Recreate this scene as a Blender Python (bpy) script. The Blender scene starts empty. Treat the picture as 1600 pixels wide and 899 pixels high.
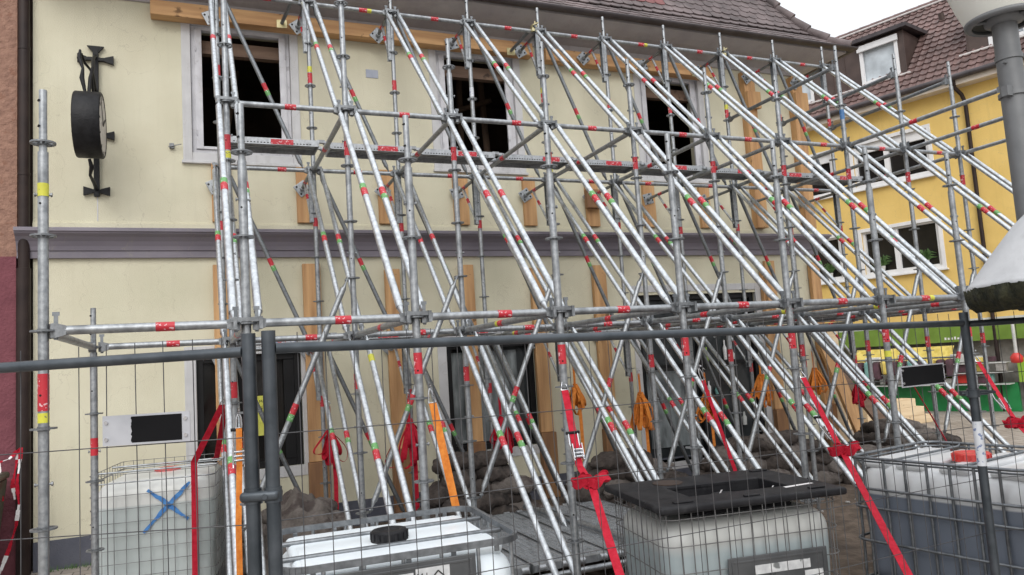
import bpy, math, random
from mathutils import Vector, Matrix, noise
random.seed(7)
PI = math.pi
sc = bpy.context.scene
COL = sc.collection

# ------------------------------------------------------------------ camera
CAMP = Vector((0.7438, -4.4950, -0.3136))
yaw, pitch, roll = 0.40040, 0.09920, -0.06450
fw = Vector((math.sin(yaw)*math.cos(pitch), math.cos(yaw)*math.cos(pitch), math.sin(pitch)))
rt0 = Vector((math.cos(yaw), -math.sin(yaw), 0)); up0 = rt0.cross(fw)
rt = rt0*math.cos(roll)+up0*math.sin(roll); up = -rt0*math.sin(roll)+up0*math.cos(roll)
cd = bpy.data.cameras.new('camera'); cam = bpy.data.objects.new('camera', cd); COL.objects.link(cam)
cam.matrix_world = Matrix(((rt.x, up.x, -fw.x, CAMP.x), (rt.y, up.y, -fw.y, CAMP.y), (rt.z, up.z, -fw.z, CAMP.z), (0, 0, 0, 1)))
cd.sensor_width = 36; cd.lens = 36*1164.7/1600; cd.clip_start = 0.05; cd.clip_end = 2000
sc.camera = cam

# ------------------------------------------------------------------ overcast daylight
w = bpy.data.worlds.new('World'); sc.world = w; w.use_nodes = True
nt = w.node_tree; nt.nodes.clear()
SUN_EL, SUN_ROT = math.radians(38), math.radians(200)
sky = nt.nodes.new('ShaderNodeTexSky'); sky.sky_type = 'NISHITA'; sky.sun_disc = False
sky.sun_elevation = SUN_EL; sky.sun_rotation = SUN_ROT; sky.dust_density = 4.0
hs = nt.nodes.new('ShaderNodeHueSaturation'); hs.inputs['Saturation'].default_value = 0.3
b1 = nt.nodes.new('ShaderNodeBackground'); b1.inputs['Strength'].default_value = 0.06
b2 = nt.nodes.new('ShaderNodeBackground'); b2.inputs['Color'].default_value = (0.95, 0.97, 1.0, 1); b2.inputs['Strength'].default_value = 0.80
ad = nt.nodes.new('ShaderNodeAddShader'); wo = nt.nodes.new('ShaderNodeOutputWorld')
L = nt.links.new
# overcast sky: brighter towards the zenith than at the horizon
wtc = nt.nodes.new('ShaderNodeTexCoord'); wsp = nt.nodes.new('ShaderNodeSeparateXYZ'); wmr = nt.nodes.new('ShaderNodeMapRange')
wmr.inputs['From Min'].default_value = 0.0; wmr.inputs['From Max'].default_value = 1.0; wmr.inputs['To Min'].default_value = 0.50; wmr.inputs['To Max'].default_value = 1.75
L(wtc.outputs['Generated'], wsp.inputs[0]); L(wsp.outputs['Z'], wmr.inputs[0]); L(wmr.outputs[0], b2.inputs['Strength'])
L(sky.outputs[0], hs.inputs['Color']); L(hs.outputs[0], b1.inputs['Color']); L(b1.outputs[0], ad.inputs[0]); L(b2.outputs[0], ad.inputs[1]); L(ad.outputs[0], wo.inputs[0])
sd = bpy.data.lights.new('sun', 'SUN'); sd.energy = 0.9; sd.angle = math.radians(35); sd.color = (1, 0.97, 0.93)
so = bpy.data.objects.new('sun', sd); COL.objects.link(so)
az = PI-SUN_ROT   # towards the sun (behind the camera, left)
sv = Vector((-0.35*math.cos(SUN_EL), -0.93*math.cos(SUN_EL), math.sin(SUN_EL)))
so.rotation_euler = sv.to_track_quat('Z', 'Y').to_euler(); so.location = (0, -5, 20)
sc.view_settings.view_transform = 'Standard'; sc.view_settings.look = 'None'
sc.view_settings.exposure = -0.05; sc.view_settings.gamma = 1.0; sc.view_settings.use_curve_mapping = False
sc.render.engine = 'CYCLES'; sc.cycles.use_denoising = True; sc.cycles.max_bounces = 7; sc.cycles.diffuse_bounces = 3
sc.cycles.sample_clamp_indirect = 6

G = -2.15                                   # ground height, the first scaffold level is z = 0

# ------------------------------------------------------------------ materials
def mat(name, c1, c2=None, rough=0.6, metal=0.0, scale=8.0, stretch=(1, 1, 1), bump=0.0, bscale=None, bright=None,
        spec=0.5, trans=0.0, coords='Object', lo=0.35, hi=0.65, detail=5, c3=None, c3scale=2.0, c3lo=.55, c3hi=.7, alpha=1, rvar=0.0):
    m = bpy.data.materials.new(name); m.use_nodes = True
    n = m.node_tree; p = n.nodes['Principled BSDF']; K = n.links.new
    p.inputs['Roughness'].default_value = rough; p.inputs['Metallic'].default_value = metal
    p.inputs['Specular IOR Level'].default_value = spec
    if trans: p.inputs['Transmission Weight'].default_value = trans
    p.inputs['Alpha'].default_value = alpha
    tc = n.nodes.new('ShaderNodeTexCoord'); mp = n.nodes.new('ShaderNodeMapping'); mp.inputs['Scale'].default_value = stretch
    K(tc.outputs[coords], mp.inputs[0])
    nz = n.nodes.new('ShaderNodeTexNoise'); nz.inputs['Scale'].default_value = scale; nz.inputs['Detail'].default_value = detail
    K(mp.outputs[0], nz.inputs['Vector'])
    rp = n.nodes.new('ShaderNodeValToRGB')
    rp.color_ramp.elements[0].position = lo; rp.color_ramp.elements[1].position = hi
    rp.color_ramp.elements[0].color = (*c1, 1); rp.color_ramp.elements[1].color = (*(c2 or c1), 1)
    K(nz.outputs[0], rp.inputs[0])
    out = rp.outputs[0]
    if c3:
        n3 = n.nodes.new('ShaderNodeTexNoise'); n3.inputs['Scale'].default_value = c3scale; n3.inputs['Detail'].default_value = 6
        K(tc.outputs[coords], n3.inputs['Vector'])
        r3 = n.nodes.new('ShaderNodeValToRGB'); r3.color_ramp.elements[0].position = c3lo; r3.color_ramp.elements[1].position = c3hi
        r3.color_ramp.elements[0].color = (0, 0, 0, 1); r3.color_ramp.elements[1].color = (1, 1, 1, 1)
        K(n3.outputs[0], r3.inputs[0])
        mx = n.nodes.new('ShaderNodeMix'); mx.data_type = 'RGBA'
        K(r3.outputs[0], mx.inputs[0]); K(out, mx.inputs[6]); mx.inputs[7].default_value = (*c3, 1); out = mx.outputs[2]
    K(out, p.inputs['Base Color'])
    if rvar:
        mr = n.nodes.new('ShaderNodeMapRange'); mr.inputs['To Min'].default_value = rough-rvar; mr.inputs['To Max'].default_value = rough+rvar
        K(nz.outputs[0], mr.inputs[0]); K(mr.outputs[0], p.inputs['Roughness'])
    if bump:
        nb = n.nodes.new('ShaderNodeTexNoise'); nb.inputs['Scale'].default_value = bscale or scale*3; nb.inputs['Detail'].default_value = 6
        K(mp.outputs[0], nb.inputs['Vector'])
        bp = n.nodes.new('ShaderNodeBump'); bp.inputs['Strength'].default_value = bump; bp.inputs['Distance'].default_value = 0.02
        K(nb.outputs[0], bp.inputs['Height']); K(bp.outputs[0], p.inputs['Normal'])
    return m

M = {}
M['stucco'] = mat('cream_stucco', (0.61, 0.575, 0.435), (0.665, 0.635, 0.49), .9, scale=1.6, bump=.35, bscale=110, c3=(0.565, 0.545, 0.405), c3scale=.9, c3lo=.5, c3hi=.75)
M['plinth'] = mat('plinth_paint', (0.075, 0.08, 0.105), (0.10, 0.105, 0.13), .8, scale=3, bump=.4, bscale=60)
M['cornice'] = mat('cornice_paint', (0.165, 0.15, 0.18), (0.21, 0.19, 0.225), .55, scale=4, stretch=(.3, 1, 1), bump=.1)
M['soffit'] = mat('soffit_plaster', (0.34, 0.32, 0.33), (0.42, 0.40, 0.40), .9, scale=2, bump=.2, bscale=30)
M['salmon'] = mat('salmon_render', (0.24, 0.135, 0.10), (0.32, 0.185, 0.135), .95, scale=14, bump=1.0, bscale=26, c3=(.25, .13, .09), c3scale=9, c3lo=.62, c3hi=.68)
M['maroon'] = mat('maroon_render', (0.15, 0.045, 0.058), (0.19, 0.06, 0.075), .9, scale=7, bump=.6, bscale=35)
M['pipebrown'] = mat('brown_pipe', (0.022, 0.014, 0.013), (0.035, 0.023, 0.02), .5, spec=.25, scale=6, rvar=.1)
M['frame'] = mat('window_frame_paint', (0.50, 0.50, 0.53), (0.62, 0.62, 0.65), .55, scale=5, bump=.06, c3=(.33, .32, .34), c3scale=7, c3lo=.62, c3hi=.72)
M['trim'] = mat('surround_paint', (0.50, 0.50, 0.51), (0.58, 0.58, 0.585), .7, scale=4, bump=.1)
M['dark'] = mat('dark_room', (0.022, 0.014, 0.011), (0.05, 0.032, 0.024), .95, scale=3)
M['darkwood'] = mat('old_rafter', (0.05, 0.03, 0.02), (0.09, 0.055, 0.035), .9, scale=6, stretch=(1, 1, .1))
M['black'] = mat('black_iron', (0.009, 0.009, 0.010), (0.016, 0.016, 0.018), .5, spec=.25, scale=20, bump=.2, bscale=60)
M['blackframe'] = mat('black_shop_frame', (0.008, 0.008, 0.009), (0.012, 0.012, 0.013), .5, spec=.25, scale=5)
M['clockface'] = mat('clock_dial', (0.45, 0.42, 0.40), (0.58, 0.55, 0.53), .4, scale=12)
def wood(name, st, a=(0.40, 0.215, 0.095), b=(0.60, 0.36, 0.17)):
    return mat(name, a, b, .75, scale=9, stretch=st, bump=.25, bscale=22, c3=tuple(x*.45 for x in a), c3scale=5.5, c3lo=.64, c3hi=.69, rvar=.08)
M['wood_x'] = wood('timber_grain_along', (.12, 1, 1.6))
M['wood_z'] = wood('timber_grain_upright', (1.6, 1, .1))
M['wood_d'] = wood('timber_dark_block', (1.6, 1, .1), (0.20, 0.10, 0.05), (0.30, 0.16, 0.07))
M['wood_p'] = wood('pale_new_timber', (.15, 1, 1.6), (0.60, 0.45, 0.28), (0.75, 0.60, 0.40))
M['sleeper'] = wood('old_sleeper', (.15, 1, 1.6), (0.13, 0.08, 0.055), (0.20, 0.13, 0.09))
def zinc(name, a, b, r, me=.85, dk=.58):
    return mat(name, a, b, r, me, scale=38, detail=3, bump=.06, bscale=50, c3=tuple(x*dk for x in a), c3scale=9, c3lo=.52, c3hi=.78, rvar=.12, lo=.3, hi=.7)
M['zinc'] = zinc('galvanised_tube', (0.27, 0.285, 0.30), (0.42, 0.44, 0.455), .45)
M['zinc_new'] = zinc('bright_galvanised_tube', (0.42, 0.445, 0.465), (0.66, 0.69, 0.71), .38, .88, .78)
M['zinc_dull'] = zinc('dull_galvanised_tube', (0.18, 0.195, 0.21), (0.27, 0.285, 0.30), .5)
M['cast'] = zinc('galvanised_casting', (0.18, 0.19, 0.20), (0.32, 0.335, 0.35), .5)
M['deck'] = zinc('galvanised_deck', (0.34, 0.355, 0.37), (0.48, 0.50, 0.52), .5)
M['brass'] = mat('brass_coupler', (0.42, 0.36, 0.18), (0.60, 0.54, 0.33), .4, .8, scale=15)
M['fencepipe'] = mat('dark_fence_pipe', (0.05, 0.06, 0.07), (0.085, 0.097, 0.11), .42, .6, scale=12, bump=.05, rvar=.08)
M['wire'] = mat('fence_wire', (0.07, 0.07, 0.075), (0.12, 0.12, 0.125), .5, .6, scale=9)
M['cagewire'] = mat('cage_wire', (0.15, 0.15, 0.15), (0.26, 0.26, 0.26), .5, .7, scale=9)
def sticker(name, col, ink=(.66, .40, .42), thr=.645):
    m = mat(name, col, tuple(x*.85 for x in col), .45, scale=10)
    n = m.node_tree; p = n.nodes['Principled BSDF']; K = n.links.new
    src = p.inputs['Base Color'].links[0].from_socket
    tc = n.nodes.new('ShaderNodeTexCoord'); nz = n.nodes.new('ShaderNodeTexNoise'); nz.inputs['Scale'].default_value = 55; nz.inputs['Detail'].default_value = 1
    K(tc.outputs['Object'], nz.inputs['Vector'])
    g = n.nodes.new('ShaderNodeMath'); g.operation = 'GREATER_THAN'; g.inputs[1].default_value = thr; K(nz.outputs[0], g.inputs[0])
    mx = n.nodes.new('ShaderNodeMix'); mx.data_type = 'RGBA'; K(g.outputs[0], mx.inputs[0]); K(src, mx.inputs[6]); mx.inputs[7].default_value = (*ink, 1)
    K(mx.outputs[2], p.inputs['Base Color']); return m
M['red_st'] = sticker('red_sticker', (0.50, 0.02, 0.035))
M['green_st'] = sticker('green_sticker', (0.13, 0.34, 0.11), (.7, .8, .7), .66)
M['yellow_st'] = sticker('yellow_sticker', (0.62, 0.60, 0.06), (.2, .2, .1), .66)
M['blue_st'] = sticker('blue_sticker', (0.05, 0.16, 0.36), (.1, .2, .4), .7)
M['white_st'] = sticker('white_sticker', (0.65, 0.68, 0.72), (.2, .25, .4), .62)
M['strap_red'] = mat('red_webbing', (0.36, 0.008, 0.022), (0.45, 0.018, 0.038), .7, spec=.15, scale=30, bump=.3, bscale=160)
M['strap_orange'] = mat('orange_webbing', (0.58, 0.17, 0.03), (0.70, 0.25, 0.05), .7, spec=.15, scale=30, bump=.3, bscale=160)
M['strap_blue'] = mat('blue_label', (0.06, 0.18, 0.42), (0.10, 0.25, 0.5), .5, scale=30)
M['chrome'] = mat('steel_ratchet', (0.55, 0.56, 0.58), (0.7, 0.7, 0.72), .25, 1.0, scale=20)
M['blackplastic'] = mat('black_plastic', (0.010, 0.010, 0.012), (0.020, 0.020, 0.022), .55, spec=.18, scale=9, bump=.12, bscale=60, c3=(.04, .04, .042), c3scale=6, c3lo=.6, c3hi=.72)
M['redcap'] = mat('red_cap', (0.55, 0.035, 0.03), (0.62, 0.05, 0.04), .4, scale=8)
M['roof_tile'] = mat('dark_clay_tile', (0.075, 0.06, 0.06), (0.14, 0.11, 0.11), .7, scale=5, bump=.3, bscale=60, c3=(.19, .15, .15), c3scale=1.7, c3lo=.5, c3hi=.7)
M['roof_red'] = mat('red_clay_tile', (0.17, 0.06, 0.06), (0.24, 0.09, 0.085), .7, scale=5, bump=.2)
M['gutter'] = mat('dark_gutter', (0.05, 0.042, 0.045), (0.075, 0.065, 0.068), .5, .3, scale=5)
M['yellow'] = mat('yellow_render', (0.72, 0.50, 0.155), (0.78, 0.55, 0.18), .9, scale=2, bump=.25, bscale=70)
M['ytile'] = mat('brown_pantile', (0.105, 0.066, 0.060), (0.19, 0.118, 0.108), .6, scale=3.5, bump=.2, bscale=50, c3=(.10, .055, .05), c3scale=1.5)
M['brownclad'] = mat('brown_metal_cladding', (0.075, 0.052, 0.045), (0.10, 0.07, 0.06), .45, .3, scale=3)
M['white'] = mat('white_pvc', (0.72, 0.72, 0.73), (0.80, 0.80, 0.80), .4, scale=4)
M['eavewhite'] = mat('eave_board', (0.55, 0.48, 0.40), (0.63, 0.56, 0.48), .7, scale=4)
M['mortar'] = mat('ridge_mortar', (0.5, 0.47, 0.46), (0.65, 0.62, 0.6), .9, scale=12)
M['lime'] = mat('lime_panel', (0.26, 0.46, 0.04), (0.31, 0.52, 0.06), .5, scale=4)
M['olivegreen'] = mat('green_fascia', (0.13, 0.22, 0.03), (0.17, 0.28, 0.045), .5, scale=4)
M['emerald'] = mat('emerald_panel', (0.01, 0.20, 0.055), (0.02, 0.25, 0.075), .45, scale=4)
M['yclothes'] = mat('yellow_cloth', (0.60, 0.46, 0.10), (0.74, 0.60, 0.18), .9, scale=9, bump=.5, bscale=10)
M['dkclothes'] = mat('dark_cloth', (0.05, 0.03, 0.035), (0.11, 0.05, 0.07), .9, scale=5, bump=.5, bscale=10)
M['shopback'] = mat('shop_wall', (0.20, 0.19, 0.17), (0.34, 0.32, 0.29), .8, scale=5)
M['teal'] = mat('teal_cloth', (0.12, 0.28, 0.26), (0.2, 0.38, 0.35), .8, scale=6, bump=.4, bscale=9)
M['paper'] = mat('pale_boards', (0.45, 0.47, 0.46), (0.62, 0.62, 0.60), .8, scale=3)
M['orangewood'] = wood('orange_wood_frame', (1.5, 1, .12), (0.42, 0.15, 0.04), (0.52, 0.22, 0.06))
M['leaf'] = mat('leaf', (0.05, 0.11, 0.03), (0.10, 0.19, 0.06), .6, scale=14)
M['glasslamp'] = mat('frosted_lamp_glass', (0.62, 0.63, 0.58), (0.70, 0.70, 0.65), .25, scale=3, spec=.6)
M['lampmetal'] = mat('lamp_post_paint', (0.13, 0.135, 0.14), (0.17, 0.175, 0.18), .5, .2, scale=5, bump=.1)
M['moss'] = mat('moss', (0.012, 0.015, 0.008), (0.045, 0.045, 0.022), 1, scale=22, bump=1, bscale=40)
M['whitecap'] = mat('weathered_white_cap', (0.44, 0.45, 0.465), (0.54, 0.55, 0.565), .7, scale=3, bump=.15, bscale=25, c3=(.36, .37, .37), c3scale=5, c3lo=.6, c3hi=.78)
M['jute'] = mat('dark_sandbag', (0.038, 0.030, 0.026), (0.075, 0.060, 0.052), .95, scale=9, bump=1, bscale=22, c3=(.022, .018, .016), c3scale=6, c3lo=.52, c3hi=.62)
M['jute2'] = mat('greyer_sandbag', (0.105, 0.09, 0.08), (0.155, 0.135, 0.122), .95, scale=9, bump=.8, bscale=30, c3=(.07, .055, .05), c3scale=6, c3lo=.54, c3hi=.62)
M['soil'] = mat('bare_soil', (0.075, 0.055, 0.04), (0.14, 0.105, 0.08), 1, scale=7, bump=1, bscale=25, c3=(.05, .038, .03), c3scale=2)
M['tape_white'] = mat('white_barrier_tape', (0.7, 0.68, 0.68), (0.75, 0.73, 0.73), .4, scale=4)
M['bin'] = mat('olive_bin', (0.045, 0.042, 0.03), (0.07, 0.065, 0.045), .5, scale=6)
M['signgrey'] = mat('grey_sign_sheet', (0.36, 0.37, 0.40), (0.46, 0.47, 0.50), .45, .3, scale=9)
M['signblack'] = mat('black_sign_foil', (0.006, 0.006, 0.007), (0.010, 0.010, 0.011), .9, scale=3, spec=.12)
M['plaque'] = mat('grey_plaque', (0.33, 0.36, 0.44), (0.40, 0.43, 0.5), .5, scale=9)
M['panel'] = mat('grey_label_panel', (0.085, 0.09, 0.095), (0.12, 0.125, 0.13), .45, .5, scale=6, bump=.1)
M['label'] = mat('worn_white_label', (0.45, 0.46, 0.47), (0.62, 0.63, 0.63), .6, scale=20, c3=(.16, .17, .17), c3scale=9, c3lo=.58, c3hi=.62)
M['ink'] = mat('black_ink', (0.02, 0.02, 0.02), None, .6)
M['redink'] = mat('red_ink', (0.45, 0.03, 0.04), None, .6)
M['note'] = mat('yellow_note', (0.66, 0.66, 0.10), (0.7, 0.7, 0.16), .7, scale=8)
M['concrete'] = mat('concrete_foot', (0.28, 0.27, 0.26), (0.36, 0.35, 0.33), .9, scale=9, bump=.4)
M['pottery'] = mat('white_pot', (0.6, 0.6, 0.58), None, .4)
# rain streaks and grime on the old render
def streaks(m, col, amt):
    n = m.node_tree; K = n.links.new; p = n.nodes['Principled BSDF']; src = p.inputs['Base Color'].links[0].from_socket
    tc = n.nodes.new('ShaderNodeTexCoord'); mp = n.nodes.new('ShaderNodeMapping'); mp.inputs['Scale'].default_value = (9, 9, .55); K(tc.outputs['Object'], mp.inputs[0])
    nz = n.nodes.new('ShaderNodeTexNoise'); nz.inputs['Scale'].default_value = 1.0; nz.inputs['Detail'].default_value = 8; nz.inputs['Roughness'].default_value = .65; K(mp.outputs[0], nz.inputs['Vector'])
    rp = n.nodes.new('ShaderNodeValToRGB'); rp.color_ramp.elements[0].position = .52; rp.color_ramp.elements[0].color = (0, 0, 0, 1); rp.color_ramp.elements[1].position = .80; rp.color_ramp.elements[1].color = (amt,)*3+(1,); K(nz.outputs[0], rp.inputs[0])
    mx = n.nodes.new('ShaderNodeMix'); mx.data_type = 'RGBA'; K(rp.outputs[0], mx.inputs[0]); K(src, mx.inputs[6]); mx.inputs[7].default_value = (*col, 1)
    # hairline cracks
    n2 = n.nodes.new('ShaderNodeTexNoise'); n2.inputs['Scale'].default_value = 1.1; n2.inputs['Detail'].default_value = 9; K(tc.outputs['Object'], n2.inputs['Vector'])
    s_ = n.nodes.new('ShaderNodeMath'); s_.operation = 'SUBTRACT'; s_.inputs[1].default_value = .5; K(n2.outputs[0], s_.inputs[0])
    a_ = n.nodes.new('ShaderNodeMath'); a_.operation = 'ABSOLUTE'; K(s_.outputs[0], a_.inputs[0])
    l_ = n.nodes.new('ShaderNodeMath'); l_.operation = 'LESS_THAN'; l_.inputs[1].default_value = .0012; K(a_.outputs[0], l_.inputs[0])
    k_ = n.nodes.new('ShaderNodeMath'); k_.operation = 'MULTIPLY'; k_.inputs[1].default_value = .28; K(l_.outputs[0], k_.inputs[0])
    m3 = n.nodes.new('ShaderNodeMix'); m3.data_type = 'RGBA'; K(k_.outputs[0], m3.inputs[0]); K(mx.outputs[2], m3.inputs[6]); m3.inputs[7].default_value = (.30, .27, .20, 1)
    K(m3.outputs[2], p.inputs['Base Color'])
streaks(M['stucco'], (.44, .41, .31), .22); streaks(M['yellow'], (.55, .38, .12), .35)
for k_ in ('trim', 'frame', 'soffit', 'cornice'): streaks(M[k_], (.22, .21, .20), .45)
# glass
def glass(name, tint=(0.012, 0.011, 0.010), rough=.08, sp=.35):
    m = mat(name, tint, tuple(x*1.6 for x in tint), rough, scale=2.5, spec=sp); return m
M['glass'] = glass('dark_window_glass'); M['glass2'] = glass('shop_glass', (0.025, 0.028, 0.030), .1)
M['skyglass'] = glass('dormer_glass', (0.38, 0.42, 0.45), .05, .8)
M['film'] = mat('plastic_film', (0.07, 0.08, 0.085), (0.26, 0.29, 0.30), .3, scale=4, stretch=(2, 1, .6), bump=.8, bscale=6)
# paving
def paving():
    m = bpy.data.materials.new('paving'); m.use_nodes = True; n = m.node_tree; K = n.links.new; p = n.nodes['Principled BSDF']
    tc = n.nodes.new('ShaderNodeTexCoord'); br = n.nodes.new('ShaderNodeTexBrick')
    br.inputs['Scale'].default_value = 1.0; br.inputs['Brick Width'].default_value = .24; br.inputs['Row Height'].default_value = .16
    br.inputs['Mortar Size'].default_value = .007; br.inputs['Color1'].default_value = (.33, .29, .255, 1); br.inputs['Color2'].default_value = (.42, .375, .335, 1); br.inputs['Mortar'].default_value = (.13, .115, .10, 1)
    K(tc.outputs['Object'], br.inputs['Vector'])
    nz = n.nodes.new('ShaderNodeTexNoise'); nz.inputs['Scale'].default_value = 1.3; nz.inputs['Detail'].default_value = 7; K(tc.outputs['Object'], nz.inputs['Vector'])
    mx = n.nodes.new('ShaderNodeMix'); mx.data_type = 'RGBA'; mx.blend_type = 'MULTIPLY'; mx.inputs[0].default_value = .7
    rp = n.nodes.new('ShaderNodeValToRGB'); rp.color_ramp.elements[0].position = .3; rp.color_ramp.elements[0].color = (.55, .53, .5, 1); rp.color_ramp.elements[1].position = .7; rp.color_ramp.elements[1].color = (1, 1, 1, 1)
    K(nz.outputs[0], rp.inputs[0]); K(br.outputs[0], mx.inputs[6]); K(rp.outputs[0], mx.inputs[7]); K(mx.outputs[2], p.inputs['Base Color'])
    bp = n.nodes.new('ShaderNodeBump'); bp.inputs['Strength'].default_value = .5; bp.inputs['Distance'].default_value = .01; bp.invert = True
    K(br.outputs['Fac'], bp.inputs['Height']); K(bp.outputs[0], p.inputs['Normal']); p.inputs['Roughness'].default_value = .8
    return m
M['paving'] = paving()
# tank plastics: liquid level is a property of the tank (its own height coordinate)
def tankmat(name, dry, wet, level, soft=.01):
    m = bpy.data.materials.new(name); m.use_nodes = True; n = m.node_tree; K = n.links.new; p = n.nodes['Principled BSDF']
    tc = n.nodes.new('ShaderNodeTexCoord'); sp = n.nodes.new('ShaderNodeSeparateXYZ'); K(tc.outputs['Object'], sp.inputs[0])
    nz = n.nodes.new('ShaderNodeTexNoise'); nz.inputs['Scale'].default_value = 3; nz.inputs['Detail'].default_value = 4; K(tc.outputs['Object'], nz.inputs['Vector'])
    r = n.nodes.new('ShaderNodeMapRange'); r.inputs['From Min'].default_value = level-soft; r.inputs['From Max'].default_value = level+soft
    K(sp.outputs['Z'], r.inputs[0])
    mx = n.nodes.new('ShaderNodeMix'); mx.data_type = 'RGBA'; mx.inputs[6].default_value = (*wet, 1); mx.inputs[7].default_value = (*dry, 1); K(r.outputs[0], mx.inputs[0])
    m2 = n.nodes.new('ShaderNodeMix'); m2.data_type = 'RGBA'; m2.blend_type = 'MULTIPLY'; m2.inputs[0].default_value = .35
    rr = n.nodes.new('ShaderNodeValToRGB'); rr.color_ramp.elements[0].position = .3; rr.color_ramp.elements[0].color = (.7, .7, .68, 1); rr.color_ramp.elements[1].position = .65; rr.color_ramp.elements[1].color = (1, 1, 1, 1)
    K(nz.outputs[0], rr.inputs[0]); K(mx.outputs[2], m2.inputs[6]); K(rr.outputs[0], m2.inputs[7])
    K(m2.outputs[2], p.inputs['Base Color']); p.inputs['Roughness'].default_value = .38
    p.inputs['Subsurface Weight'].default_value = 0.15; p.inputs['Subsurface Radius'].default_value = (.05, .05, .05); p.inputs['Subsurface Scale'].default_value = .3
    return m

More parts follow.
